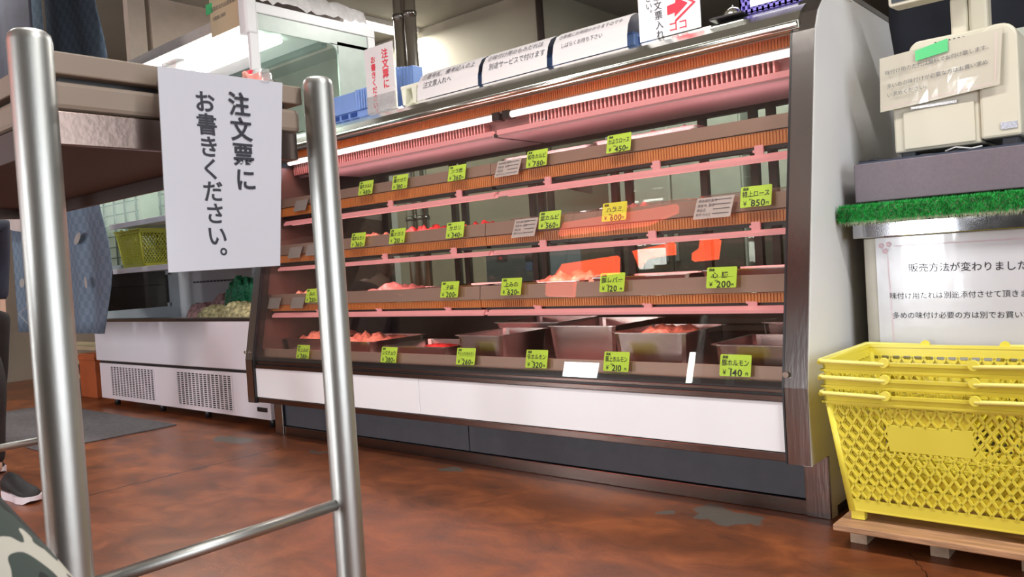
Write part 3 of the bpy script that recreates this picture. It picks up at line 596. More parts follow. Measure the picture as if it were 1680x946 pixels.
o = solo(MB().box(-3.235, 2.735, 1.665, -3.02, 2.738, 1.99), 'paper_sign', PAPERW, (-3.13, 2.735, 1.665), 'upright white sign with red vertical writing in front of the steel pipes', 'sign')
tb = MB(); text_into(tb, '注文票に', (-3.105, 2.733, 1.965), .050, (1, 0, 0), (0, 0, 1), True, .016); text_into(tb, 'お書きください。', (-3.190, 2.733, 1.945), .038, (1, 0, 0), (0, 0, 1), True, .016); tb.build('lettering', INKR, o)
PVCL = pm('lilac_film', (.66, .58, .66), .2)
MB().box(-3.235, 2.730, 1.655, -3.02, 2.734, 1.745).build('clear_sleeve', PVC, o)
o = solo(MB().box(-1.61, 2.72, 1.662, -1.355, 2.723, 1.99), 'paper_sign', PAPER, (-1.48, 2.72, 1.662), 'upright white sign with a red arrow and black vertical writing on the case', 'sign')
tb = MB(); text_into(tb, '注文票入れに', (-1.545, 2.718, 1.832), .035, (1, 0, 0), (-.04, 0, 1), True, .0, 1, .0005); text_into(tb, '入れてください。', (-1.585, 2.718, 1.975), .029, (1, 0, 0), (-.04, 0, 1), True, .0); tb.build('lettering', INK, o)
tb = MB(); yy = 2.718
def poly(mb, pts): mb.add([(x, yy, z) for x, z in pts], [tuple(range(len(pts)))])
poly(tb, [(-1.487, 1.735), (-1.487, 1.768), (-1.452, 1.772), (-1.449, 1.790), (-1.402, 1.760), (-1.458, 1.722), (-1.456, 1.738)])
poly(tb, [(-1.446, 1.806), (-1.370, 1.756), (-1.382, 1.757), (-1.447, 1.798)]); poly(tb, [(-1.370, 1.756), (-1.458, 1.700), (-1.456, 1.711), (-1.382, 1.757)])
text_into(tb, 'ココ', (-1.486, 2.718, 1.708), .040, (1, 0, 0), (0, 0, 1), False, .012); tb.build('arrow_print', INKR, o)
# pen rack, boxes
t = thing('wire_rack', (-2.90, 2.80, 1.67), 'cream plastic rack with rounded openings beside the red lettered sign', 'rack')
mb = MB().box(-3.01, 2.76, 1.745, -2.83, 2.86, 1.765)
for xx in (-3.0, -2.925, -2.85): mb.hexa([(xx, 2.76, 1.665), (xx+.018, 2.76, 1.665), (xx+.018, 2.86, 1.665), (xx, 2.86, 1.665), (xx-.008, 2.76, 1.75), (xx+.030, 2.76, 1.75), (xx+.030, 2.86, 1.75), (xx-.008, 2.86, 1.75)])
mb.build('rack_frame', CREAMPL, t, .006)
mb = MB(); 
for k in range(5): mb.box(-3.19+.026*k, 2.90, 1.69, -3.176+.026*k, 2.98, 1.918-.004*k)
mb.box(-3.188, 2.905, 1.69, -3.065, 2.975, 1.905)
solo(mb, 'file_box', BLUEP, (-3.12, 2.94, 1.69), 'blue upright corrugated plastic box in front of the steel pipes', 'box', None, .003)
mb = MB().box(-3.58, 2.74, 1.70, -3.30, 2.90, 1.80)
for k in range(5): mb.box(-3.33+.02*k, 2.735, 1.70, -3.318+.02*k, 2.90, 1.805)
mb.box(-3.58, 2.75, 1.665, -3.25, 2.89, 1.70)
o = solo(mb, 'plastic_crate', BLUEP, (-3.42, 2.82, 1.665), 'pale blue ridged plastic crate at the left of the case top', 'crate', None, .004)
mb = MB()
for k in range(3): mb.box(-3.54+.075*k, 2.744, 1.672, -3.49+.075*k, 2.752, 1.694)
mb.build('crate_opening', BLUED, o)
o = thing('call_bell', (-1.25, 2.76, 1.675), 'chrome call bell on a dark base left of the violet basket', 'bell')
MB().box(-1.315, 2.70, 1.668, -1.19, 2.80, 1.676).build('tray_plate', DARK, o, .002)
MB().lathe((-1.25, 2.76, 1.676), [(.034, 0), (.036, .006), (.030, .009), (.001, .009)], 20).build('bell_base', DARK, o)
MB().lathe((-1.25, 2.76, 1.685), [(.033, 0), (.031, .010), (.022, .020), (.008, .026), (.001, .027)], 24).build('bell_dome', CHROME, o)
MB().tube([(-1.25, 2.76, 1.711), (-1.25, 2.76, 1.722)], .003, 8).build('bell_button', CHROME, o)
o = thing('plastic_basket', (-1.07, 2.80, 1.67), 'violet slotted basket with a white label on the right of the case top', 'basket')
bx0, bx1, by0, by1 = -1.215, -.93, 2.74, 2.95
mb = MB().box(bx0, by0, 1.67, bx1, by1, 1.676)
for yy_ in (by0, by1-.005):
    for k in range(15): mb.box(bx0+k*.02, yy_, 1.67, bx0+k*.02+.008, yy_+.005, 1.79)
    for z in (1.672, 1.70, 1.735, 1.775): mb.box(bx0, yy_, z, bx1, yy_+.005, z+.013)
for xx in (bx0, bx1-.005):
    for k in range(10): mb.box(xx, by0+k*.022, 1.67, xx+.005, by0+k*.022+.010, 1.79)
    for z in (1.672, 1.70, 1.735, 1.775): mb.box(xx, by0, z, xx+.005, by1, z+.013)
mb.build('basket_body', PURP, o)
lp = MB().box(-1.175, by0-.003, 1.690, -.965, by0-.0005, 1.765).build('label_plate', PAPER, o)
tb = MB(); text_into(tb, '注文票入れ', (-1.165, by0-.0045, 1.748), .040, (1, 0, 0), (0, 0, 1), False, .015); tb.build('lettering', INK, lp)

# steel pipes
PIPE = pm('polished_pipe', (.82, .80, .74), .22, 1, .03)
for k, (x, r_) in enumerate(((-4.262, .048), (-4.160, .042))):
    o = thing('steel_pipe', (x, 3.95, 0), 'thick polished steel pipe from floor to ceiling, '+('left one' if k == 0 else 'right one')+' of the pair', 'pipe', 'steel pipes')
    MB().tube([(x, 3.95, 0), (x, 3.95, 3.37)], r_, 20).build('pipe', PIPE, o)
    for z in (2.62, 1.2): MB().tube([(x, 3.95, z), (x, 3.95, z+.03)], r_+.006, 20).build('pipe_collar', STEEL, o)

# ------------------------------------------------------------------ white open freezer
fz = thing('open_freezer', (-5.13, 3.0, 0), 'white open showcase freezer with vent grilles below and a lit canopy above', 'freezer')
F = lambda mb, n, m, b=0, par=None: mb.build(n, m, par or fz, b)
fx0, fx1, fy0, fy1 = -6.25, -4.03, 2.55, 3.26
F(MB().box(fx0, fy0, .055, fx1, fy1, .315), 'lower_body', FRZ, .004)
F(MB().box(fx0-.02, fy0-.012, .335, fx1, fy0+.06, .625).box(fx0-.02, fy0+.06, .335, fx1, fy1, .60), 'front_body', FRZ, .006)
F(MB().box(fx0-.005, fy0+.012, .315, fx1, fy1, .335), 'body_seam', DARK)
F(MB().box(fx0-.02, fy0-.014, .618, fx1, fy0+.07, .640), 'top_edge', STEELX, .004)
for ga, gb in ((-6.06, -5.40), (-5.08, -4.42)):
    g = F(MB().box(ga, fy0-.002, .085, gb, fy0+.001, .295), 'vent_grille', DARK)
    mb = MB(); nx = 14; nz = 17
    for i in range(nx+1):
        x = ga+(gb-ga)*i/nx; mb.box(x-.0058, fy0-.005, .083, x+.0058, fy0-.001, .297)
    for j in range(nz+1):
        z = .085+.21*j/nz; mb.box(ga-.0075, fy0-.0055, z-.0022, gb+.0075, fy0-.0012, z+.0022)
    F(mb, 'grille_mesh', FRZ, 0, g)
F(MB().box(-4.16, fy0-.004, .100, -4.06, fy0, .125), 'handle_recess', DARK)
for x in (-6.15, -5.45, -4.85, -4.12): F(MB().tube([(x, 2.62, 0), (x, 2.62, .056)], .02, 10), 'foot', DARK)
F(MB().box(fx0, 3.20, .60, fx1, 3.26, 1.80), 'back_wall', WHITE)
F(MB().box(fx0-.003, 2.64, 1.03, fx0+.003, 3.20, 2.30), 'side_glass', FGLASS)
F(MB().box(fx0-.015, 3.44, 0, fx0+.015, 3.50, 2.42).box(fx0-.015, 2.585, 2.30, fx0+.015, 3.50, 2.42), 'side_frame', WHITE, .004)
mb = MB()
for k in range(40): mb.box(fx0+.25+.05*k, 3.196, .86, fx0+.25+.05*k+.035, 3.2005, .872)
F(mb, 'air_slot', GRAYPANEL)
# left side panel with rounded window
F(MB().box(fx0-.012, 2.62, .60, fx0+.012, 3.20, .69).box(fx0-.012, 3.12, .69, fx0+.012, 3.20, .99).box(fx0-.012, 2.60, .99, fx0+.012, 3.20, 1.03).box(fx0-.012, 3.10, .94, fx0+.012, 3.14, .99).box(fx0-.012, 3.10, .69, fx0+.012, 3.13, .72), 'left_side_panel', pm('freezer_inner', (.55, .60, .63), .4))
F(MB().box(fx0-.004, 2.62, .69, fx0+.004, 3.12, .99), 'side_window', glass_mat('smoked_glass', (.22, .23, .24), 1.2))
# right side: glass with rounded inner frame
rx = -4.04
F(MB().box(rx-.014, 2.586, .62, rx+.014, 2.645, 2.36), 'side_frame', WHITE, .004)
F(MB().box(rx-.015, 2.585, 2.36, rx+.015, 3.50, 2.42), 'side_frame', WHITE, .004)
F(MB().box(rx-.014, 3.44, 1.55, rx+.014, 3.499, 2.36), 'side_frame', WHITE, .004)
F(MB().box(rx-.015, 3.20, 1.5, rx+.015, 3.499, 1.55), 'side_frame', WHITE, .004)
F(MB().box(rx-.004, 2.64, 1.6, rx+.004, 3.44, 2.36), 'side_glass', FGLASS)
fr = pm('pale_green_border', (.50, .58, .52), .3)
F(MB().box(rx-.006, 2.64, 2.27, rx+.006, 3.44, 2.36).box(rx-.006, 3.20, 1.6, rx+.006, 3.44, 2.29).prof([(3.14, 2.275), (3.205, 2.275), (3.205, 2.21), (3.19, 2.245), (3.17, 2.262)], rx-.006, rx+.006), 'glass_border', fr)
# canopy
F(MB().box(fx0, 2.60, 2.335, rx-.016, 2.66, 2.40).box(fx0, 2.66, 2.375, rx-.016, 3.46, 2.418), 'canopy', pm('canopy_enamel', (.66, .55, .50), .4), .004)
F(MB().box(fx0, 2.66, 2.285, rx-.02, 3.10, 2.30).box(fx0, 2.645, 2.28, rx-.02, 2.66, 2.335), 'lamp_tray', WHITE)
F(MB().box(fx0, 3.10, 2.25, rx-.02, 3.14, 2.30), 'canopy_lip', pm('dark_green_lip', (.06, .08, .07), .5))
F(MB().box(rx-.06, 2.565, 2.235, rx+.02, 2.64, 2.50), 'corner_block', WHITE, .012)
for y_, z_ in ((2.63, 2.318), (2.74, 2.262), (2.86, 2.262)):
    for q0, q1 in ((fx0+.05, -5.22), (-5.14, rx-.10)):
        F(MB().tube([(q0, y_, z_), (q1, y_, z_)], .016, 10), 'lamp_tube', TUBEW)
l = area('canopy_light', (-5.15, 2.80, 2.235), (0, 0, 0), 2.0, .3, 30, (.95, 1, .93)); l.location -= Vector(fz['org']); l.parent = fz
# shelves inside
for z, xe in ((1.300, -4.06), (.970, -4.06)):
    s = F(MB().box(fx0+.06, 2.68, z, xe, 3.18, z+.018).box(fx0+.06, 2.672, z-.008, xe, 2.682, z+.030), 'shelf', FRZ, .002)
wd = thing('wire_display_panel', (-7.4, 3.42, 0), 'black wire grid panel on a pale board behind the left end of the freezer', 'wire panel')
MB().box(-8.5, 3.44, 1.02, -6.42, 3.46, 2.2).build('backing_board', pm('pale_backing', (.52, .52, .45), .6, 0, .25, 5), wd)
mb = MB()
for k in range(10): mb.box(-8.48+.225*k, 3.415, 1.02, -8.462+.225*k, 3.425, 2.18)
for k in range(12): mb.box(-8.48, 3.408, 1.04+.10*k, -6.44, 3.415, 1.049+.10*k)
mb.build('wire_grid', DARK, wd)
for x in (-8.45, -6.50): MB().box(x, 3.43, 0, x+.03, 3.46, 1.03).build('leg', DARK, wd)
# bags of vegetables
def bag(cx, cy, z, lx, ly, h, mat, label, seed):
    rnd = random.Random(seed); mb = MB(); vs = []; n = 18; m = 8
    for j in range(m+1):
        for i in range(n):
            a = 2*math.pi*i/n; t = j/m*math.pi/2; r = math.cos(t)**.6*(1+rnd.uniform(-.09, .09)); vs.append((cx+lx/2*r*math.cos(a), cy+ly/2*r*math.sin(a), z+h*math.sin(t)*(1+rnd.uniform(-.12, .12))))
    mb.add(vs, [(j*n+i, j*n+(i+1) % n, (j+1)*n+(i+1) % n, (j+1)*n+i) for j in range(m) for i in range(n)], False); mb.f.append(tuple(reversed(range(n)))); mb.sm.append(False)
    solo(mb, 'vegetable_bag', mat, (cx, cy, z), label, 'bag', 'packed vegetables in the freezer')
SPR = pm('bean_sprouts', (.66, .54, .28), .2, 0, .6, 40, .6, 80); GRN = pm('green_leaves', (.04, .30, .14), .3, 0, .6, 60, .6, 60); PKV = pm('pink_pack', (.62, .34, .32), .3, 0, .5, 40, .5, 60)
for k, (cx, cy, m_, lb, h) in enumerate(((-5.02, 2.82, SPR, 'front bag of pale bean sprouts, left most', .10), (-4.74, 2.82, SPR, 'bag of pale bean sprouts in the front middle', .115), (-4.46, 2.82, SPR, 'front bag of bean sprouts nearest the meat case', .12),
    (-5.50, 3.00, PKV, 'pink and white packet at the left of the vegetables', .11), (-5.28, 3.05, PKV, 'pink packet behind the bean sprouts', .16), (-5.02, 3.03, GRN, 'bag of dark green leaves behind the bean sprouts', .27), (-4.74, 3.03, GRN, 'bag of dark green leaves nearest the meat case', .27), (-4.30, 3.02, GRN, 'bag of green leaves hidden in the corner of the freezer', .16))):
    bag(cx, cy, .60, .33, .22, h, m_, lb+' in the white freezer', k+40)
# sign on canopy and plastic wrap
o = solo(MB().box(-4.43, 2.588, 2.30, -4.10, 2.593, 2.56), 'hanging_card', CREAMP, (-4.27, 2.59, 2.30), 'tan handwritten card hanging from the freezer canopy', 'card')
tb = MB(); text_into(tb, '当店のたれは自家製', (-4.42, 2.585, 2.47), .030, (1, 0, 0), (0, 0, 1)); text_into(tb, '冷蔵庫に保存', (-4.40, 2.585, 2.41), .024, (1, 0, 0), (0, 0, 1)); tb.build('lettering', INKG, o)
MB().box(-4.47, 2.586, 2.44, -4.40, 2.588, 2.50).build('green_sticker', GREENS, o)
mb = MB(); rnd = random.Random(3); vs = []
for j in range(9):
    for i in range(25):
        vs.append((-4.30+.26*j/8, 2.66+.80*i/24, 2.425+(.10 if 0 < j < 8 else 0)+rnd.uniform(0, .03)))
mb.add(vs, [(j*25+i, j*25+i+1, (j+1)*25+i+1, (j+1)*25+i) for j in range(8) for i in range(24)], True)
solo(mb, 'plastic_sheet', pm('crumpled_film', (.82, .78, .78), .25, 0, .1, 30, .6, 20), (-4.17, 3.06, 2.422), 'crumpled translucent white plastic sheet on the freezer roof', 'plastic sheet')

# ------------------------------------------------------------------ shopping baskets
def lattice(mb, A, B, Cc, D, nx, step, th, wd, holes=None, nrm=None):
    """diamond lattice on the quad A(bottom-left) B(bottom-right) C(top-right) D(top-left)"""
    A, B, Cc, D = map(Vector, (A, B, Cc, D)); W = (B-A).length; H = (D-A).length; n = (B-A).cross(D-A).normalized()
    def pt(u, v):
        u /= W; v /= H; return (A*(1-u)+B*u)*(1-v)+(D*(1-u)+Cc*u)*v
    sl = .62  # du per dv
    k = -H*sl
    while k < W:
        for sgn in (1, -1):
            u0, v0 = (k, 0) if sgn > 0 else (k+H*sl, 0); u1, v1 = (k+H*sl, H) if sgn > 0 else (k, H)
            t0, t1 = 0, 1; du = u1-u0
            if du > 0: t0 = max(t0, -u0/du); t1 = min(t1, (W-u0)/du)
            else: t0 = max(t0, (W-u0)/du); t1 = min(t1, -u0/du)
            if t1-t0 > .02:
                segs = [(t0, t1)]
                if holes:
                    hu0, hv0, hu1, hv1 = holes; a = max(t0, hv0/H); b = min(t1, hv1/H)
                    ua, ub = u0+du*a, u0+du*b
                    # cut the part whose u lies inside the plate
                    lo = max(a, min((hu0-u0)/du, (hu1-u0)/du)); hi = min(b, max((hu0-u0)/du, (hu1-u0)/du))
                    if hi > lo: segs = [(t0, lo), (hi, t1)]
                for a, b in segs:
                    if b-a > .015: mb.bar(pt(u0+du*a, v0+(v1-v0)*a), pt(u0+du*b, v0+(v1-v0)*b), wd, th, n)
        k += step
def shopping_basket(name, loc, s, mats, label, group, W=.475, D=.40, H=.34, step=.0275, ear=.085, full=True):
    body, hand = mats; t = thing(name, loc, label, 'basket', group); ox, oy, oz = loc
    W *= s; D *= s; H *= s; step *= s; bi = .042*s
    def c(u, v, z):  # u,v in -1..1, z 0..1 ; walls taper to the base
        k = bi*(1-z); return Vector((ox+u*(W/2-k), oy+v*(D/2-k), oz+z*H))
    mb = MB(); z0 = .10; z1 = .90
    for (a, b) in (((-1, -1), (1, -1)), ((1, -1), (1, 1)), ((1, 1), (-1, 1)), ((-1, 1), (-1, -1))):
        front = a[1] == b[1]
        WW = W if front else D
        hole = None
        if front: hole = ((W-2*bi*(1-z0))*.285, H*.45, (W-2*bi*(1-z0))*.675, H*.655)
        lattice(mb, c(*a, z0), c(*b, z0), c(*b, z1), c(*a, z1), 0, step, .0070*s, .0060*s, hole)
        for zz in (.52,):
            mb.bar(c(*a, zz), c(*b, zz), .003*s, .003*s)
        d = (Vector((b[0]-a[0], b[1]-a[1], 0))).normalized(); nrm = Vector((d.y, -d.x, 0))
        def band(za, zb, o0, o1, shr=0.0):
            p = [c(*a, za), c(*b, za), c(*b, zb), c(*a, zb)]
            q0 = [v+nrm*o0 for v in p]; q1 = [v+nrm*o1 for v in p]
            e = d*o1
            mb.hexa([q0[0]-e, q0[1]+e, q1[1]+e, q1[0]-e, q0[3]-e, q0[2]+e, q1[2]+e, q1[3]-e])
        band(.90, 1.0, -.002*s, .004*s); band(.915, .935, 0, .011*s); band(.975, 1.0, -.004*s, .014*s)
        band(0, .105, -.004*s, .002*s)
    for u in (-1, 1):
        for v in (-1, 1):
            mb.tube([c(u*.985, v*.98, 0), c(u*.985, v*.98, .93)], .011*s, 8)
            q = c(u*.93, v*.90, 0)
            mb.hexa([q+Vector((a*.018*s, b*.012*s, -.025*s)) for a, b in ((-1, -1), (1, -1), (1, 1), (-1, 1))]+[q+Vector((a*.018*s, b*.014*s, .012*s)) for a, b in ((-1, -1), (1, -1), (1, 1), (-1, 1))])
    # base grid
    for k in range(11):
        u = -1+2*k/10; mb.bar(c(u, -1, 0)+Vector((0, 0, .004)), c(u, 1, 0)+Vector((0, 0, .004)), .006*s, .004*s)
        mb.bar(c(-1, u, 0)+Vector((0, 0, .004)), c(1, u, 0)+Vector((0, 0, .004)), .006*s, .004*s)
    mb.build('basket_body', body, t)
    for v in (-1, 1):
        mb = MB(); za, zb = .46+z0*0, .70; zc, zd = .10+.8*.46/.8*0+.485, .715
        p = [c(-.33, v, .56), c(.33, v, .56), c(.33, v, .80), c(-.33, v, .80)]
        p = [c(-.44, v, .545), c(.36, v, .545), c(.36, v, .76), c(-.44, v, .76)]
        q = [x+Vector((0, v*.0035*s, 0)) for x in p]; mb.hexa([p[0], p[1], q[1], q[0], p[3], p[2], q[2], q[3]]) if v > 0 else mb.hexa([q[0], q[1], p[1], p[0], q[3], q[2], p[2], p[3]])
        mb.build('label_plate', body, t, .001)
    for e in (-1, 1):      # folded wire handles: each runs from its front ear round the end of the rim to its rear ear
        mb = MB(); zr = oz+H*.990; ex = ox+e*ear*s; yv = oy+D/2+.016*s; yf = oy-D/2-.016*s; xe = ox+e*(W/2+.010*s)
        mb.tube([(ex-e*.004*s, yf+.010*s, zr), (ex, yf, zr), (xe-e*.012*s, yf, zr+.004*s), (xe, yf+.014*s, zr+.004*s), (xe, yv-.014*s, zr+.004*s), (xe-e*.012*s, yv, zr+.004*s), (ex, yv, zr), (ex-e*.004*s, yv-.010*s, zr)], .0062*s, 8)
        hd = mb.build('handle', hand, t)
        for yy2, q in ((yf, -1), (yv, 1)):
            MB().tube([(ex, yy2+q*.004*s, zr+.004*s), (ex, yy2-q*.012*s, zr+.004*s)], .013*s, 12).build('handle_ear', body, hd)
    return t
BX, BYY = -.552, 2.485
proto = shopping_basket('shopping_basket', (BX, BYY, .097), 1.0, (YEL, YELH), 'yellow plastic shopping basket at the bottom of the stack on the pallet', 'yellow shopping baskets stacked on the pallet', W=.54, ear=.106)
# the two upper baskets: a little taller nesting position each
for k, lb in ((1, 'yellow plastic shopping basket in the middle of the stack on the pallet'), (2, 'yellow plastic shopping basket on top of the stack on the pallet')):
    r2 = proto.copy(); COL.objects.link(r2); r2.location = (BX, BYY, .097+.0445*k); r2['label'] = lb
    for ch in list(proto.children):
        c2 = ch.copy(); COL.objects.link(c2); c2.parent = r2
        for g in ch.children:
            g2 = g.copy(); COL.objects.link(g2); g2.parent = c2
shopping_basket('shopping_basket', (-5.97, 2.86, .998), .80, (OLIVE, OLIVE), 'small olive yellow basket on the lower freezer shelf', None)
pl = thing('wooden_pallet', (-.5, 2.45, 0), 'low brown wooden pallet under the yellow shopping baskets', 'pallet')
for y0, y1 in ((2.262, 2.41), (2.45, 2.56), (2.60, 2.69)): MB().box(-.812, y0, .052, .10, y1, .070).build('deck_board', PWOOD, pl, .003)
PBLK = pm('pallet_block_wood', (.50, .36, .25), .75, 0, .3, 14, .3, 30)
for x in (-.790, -.582, -.372, -.16, .04): MB().box(x, 2.335, 0, x+.046, 2.68, .052).build('bearer', PBLK, pl, .002)

# ------------------------------------------------------------------ counter, cash drawer, register
ct = thing('steel_counter', (-.2, 3.0, 0), 'stainless steel counter right of the meat display case', 'counter')
MB().box(-.838, 2.74, 0, .7, 3.35, .862).build('counter_body', pm('counter_cream_steel', (.42, .39, .34), .45, .3), ct, .003)
MB().box(-.858, 2.70, .862, .72, 3.38, .912).build('counter_top', pm('counter_top_steel', (.36, .36, .38), .07, 1, .1, 3), ct, .004)
tf = thing('turf_strip', (-.2, 2.72, .912), 'strip of green artificial grass along the front of the steel counter', 'artificial grass')
MB().box(-.888, 2.672, .9125, .72, 3.05, .962).build('turf_backing', TURFB, tf)
mb = MB(); rnd = random.Random(5)
for i in range(24000):
    x = rnd.uniform(-.890, .72); w_ = .0014
    if i % 3: y_ = 2.672; z = rnd.uniform(.918, .964); a = rnd.uniform(-.008, .008); b = -rnd.uniform(.006, .014); h = rnd.uniform(-.012, .010)
    else: y_ = rnd.uniform(2.67, 2.72); z = .962; a = rnd.uniform(-.007, .007); b = rnd.uniform(-.010, .006); h = rnd.uniform(.004, .014)
    mb.add([(x-w_, y_, z), (x+w_, y_, z), (x+a, y_+b, z+h)], [(0, 1, 2)])
for i in range(900):
    y_ = rnd.uniform(2.67, 3.0); z = rnd.uniform(.918, .964); mb.add([(-.888, y_-.0014, z), (-.888, y_+.0014, z), (-.888-rnd.uniform(.006, .014), y_+rnd.uniform(-.006, .006), z+rnd.uniform(-.01, .01))], [(0, 1, 2)])
o = mb.build('grass_blades', TURF, tf); o['kind'] = 'stuff'
mb = MB()
for i in range(1800):
    x = rnd.uniform(-.885, .72); h = rnd.uniform(.006, .018); mb.add([(x-.001, 2.670, .918), (x+.001, 2.670, .918), (x+rnd.uniform(-.004, .004), 2.664, .916-h)], [(0, 1, 2)])
o = mb.build('turf_fringe', TURFB, tf); o['kind'] = 'stuff'
cdw = thing('cash_box', (-.3, 2.95, .962), 'dark grey metal cash box under the register on the green artificial grass', 'cash box')
MB().box(-.848, 2.712, .978, .35, 3.20, 1.100).build('drawer_body', CASHB, cdw, .003)
MB().box(-.836, 2.72, 1.100, .35, 3.19, 1.106).build('drawer_lid', pm('navy_lid', (.03, .04, .07), .5), cdw)
for x in (-.79, .30): MB().box(x, 2.75, .962, x+.05, 3.04, .984).build('drawer_foot', BLACKP, cdw)
# notice on counter
o = thing('laminated_notice', (-.3, 2.735, .45), 'large laminated notice with a pink border taped to the front of the steel counter', 'notice')
MB().box(-.800, 2.7355, .38, .02, 2.7385, .861).build('sheet', LAMI, o)
def wave(mb, x0, z0, x1, z1, y_, amp=.0035, w_=.0014):
    n = int(max(abs(x1-x0), abs(z1-z0))/.006); pts = []
    for i in range(n+1):
        t = i/n; s = amp*(1 if i % 2 else -1)*random.uniform(.4, 1); x = x0+(x1-x0)*t; z = z0+(z1-z0)*t
        pts.append((x, z+s) if abs(x1-x0) > abs(z1-z0) else (x+s, z))
    for i in range(n):
        a, b = pts[i], pts[i+1]; d = Vector((b[0]-a[0], b[1]-a[1])).normalized(); q = Vector((-d.y, d.x))*w_/2
        mb.add([(a[0]-q.x, y_, a[1]-q.y), (b[0]-q.x, y_, b[1]-q.y), (b[0]+q.x, y_, b[1]+q.y), (a[0]+q.x, y_, a[1]+q.y)], [(0, 1, 2, 3)])
mb = MB(); yn = 2.7345
wave(mb, -.745, .833, 0, .833, yn); wave(mb, -.765, .80, -.757, .512, yn); wave(mb, -.752, .508, 0, .500, yn)
for cx, cz in ((-.782, .836), (-.760, .839), (-.771, .818)):
    for k in range(5):
        a = k*1.2566; mb.add([(cx+.004*math.cos(a+j*1.57)+.006*math.cos(a), yn, cz+.004*math.sin(a+j*1.57)+.006*math.sin(a)) for j in range(4)], [(0, 1, 2, 3)])
mb.build('pink_border', INKP, o)
tb = MB()
text_into(tb, '販売方法が変わりました', (-.706, yn, .776), .0292, (1, 0, -.02), (0, 0, 1), off=.004)
text_into(tb, '味付け用たれは別途添付させて頂きます', (-.765, yn, .686), .0222, (1, 0, 0), (0, 0, 1))
text_into(tb, '多めの味付け必要の方は別でお買い求め下さい', (-.759, yn, .624), .0222, (1, 0, 0), (0, 0, 1))
tb.build('lettering', INK, o)

rg = thing('cash_register', (-.53, 2.98, 1.106), 'cream electronic register scale with printer on the dark cash drawer', 'cash register')
R_ = lambda mb, n, m, b=0, par=None: mb.build(n, m, par or rg, b)
def rbox(x0, x1, z0, z1, y0, y1, r, n=6, corners=(1, 1)):
    pts = [(x0, z0), (x1, z0)]
    if corners[1]: pts += [(x1-r+r*math.cos(a), z1-r+r*math.sin(a)) for a in [math.pi/2*i/n for i in range(n+1)]]
    else: pts += [(x1, z1)]
    if corners[0]: pts += [(x0+r+r*math.cos(a), z1-r+r*math.sin(a)) for a in [math.pi/2+math.pi/2*i/n for i in range(n+1)]]
    else: pts += [(x0, z1)]
    m = len(pts); mb = MB().add([(x, y0, z) for x, z in pts]+[(x, y1, z) for x, z in pts], [tuple(range(m)), tuple(reversed(range(m, 2*m)))]+[(i, m+i, m+(i+1) % m, (i+1) % m) for i in range(m)])
    return mb
R_(rbox(-.745, -.500, 1.128, 1.435, 2.80, 3.10, .03, corners=(1, 0)), 'printer_body', BEIGEM, .006)
R_(rbox(-.500, -.395, 1.136, 1.470, 2.79, 3.12, .045), 'side_housing', BEIGEM, .008)
R_(rbox(-.70, -.43, 1.42, 1.475, 2.83, 3.10, .035), 'top_housing', BEIGEM, .006)
R_(MB().box(-.715, 2.792, 1.135, -.515, 2.80, 1.255), 'front_door', BEIGEM, .003)
R_(MB().box(-.69, 2.79, 1.258, -.56, 2.80, 1.266), 'door_latch', STEEL)
R_(MB().box(-.708, 2.788, 1.418, -.495, 2.801, 1.436), 'display_strip', pm('pale_display', (.70, .78, .85), .1))
mb = MB()
for k in range(7): mb.box(-.622+.013*k, 2.826, 1.452, -.617+.013*k, 2.8305, 1.460)
R_(mb, 'vent_slot', DARK)
R_(MB().box(-.447, 2.786, 1.158, -.405, 2.791, 1.178), 'rating_label', pm('label_grey', (.5, .52, .6), .5, 0, .3, 200))
for x in (-.73, -.45): R_(MB().box(x, 2.82, 1.106, x+.04, 2.88, 1.136), 'foot', GRAYPANEL, .003)
R_(MB().box(-.59, 2.90, 1.47, -.545, 2.96, 1.60), 'display_neck', BEIGEM, .006)
R_(MB().box(-.545, 2.92, 1.47, -.49, 2.99, 1.66), 'neck_housing', BEIGEM, .01)
dsp = R_(MB().hexa([(-.745, 2.80, 1.592), (-.515, 2.80, 1.592), (-.515, 2.90, 1.60), (-.745, 2.90, 1.60), (-.755, 2.83, 1.75), (-.505, 2.83, 1.75), (-.505, 2.90, 1.75), (-.755, 2.90, 1.75)]), 'customer_display', BEIGEM, .008)
R_(MB().hexa([(-.735, 2.798, 1.603), (-.525, 2.798, 1.603), (-.525, 2.802, 1.603), (-.735, 2.802, 1.603), (-.742, 2.826, 1.742), (-.518, 2.826, 1.742), (-.518, 2.83, 1.742), (-.742, 2.83, 1.742)]), 'screen', pm('screen_glass', (.02, .03, .04), .08), 0, dsp)
mb = MB(); mb.tube([(-.70, 2.81, 1.110), (-.66, 2.80, 1.114), (-.60, 2.82, 1.111), (-.56, 2.80, 1.118), (-.50, 2.83, 1.112)], .003, 6); mb.tube([(-.84, 2.74, 1.109), (-.79, 2.76, 1.113), (-.74, 2.82, 1.11), (-.65, 2.9, 1.11)], .0035, 6)
R_(mb, 'cable', BLACKP)
R_(MB().tube([(-.60, 2.80, 1.116), (-.57, 2.795, 1.124), (-.53, 2.81, 1.116), (-.50, 2.80, 1.118)], .0025, 6), 'cable', pm('white_cable', (.7, .7, .7), .4))
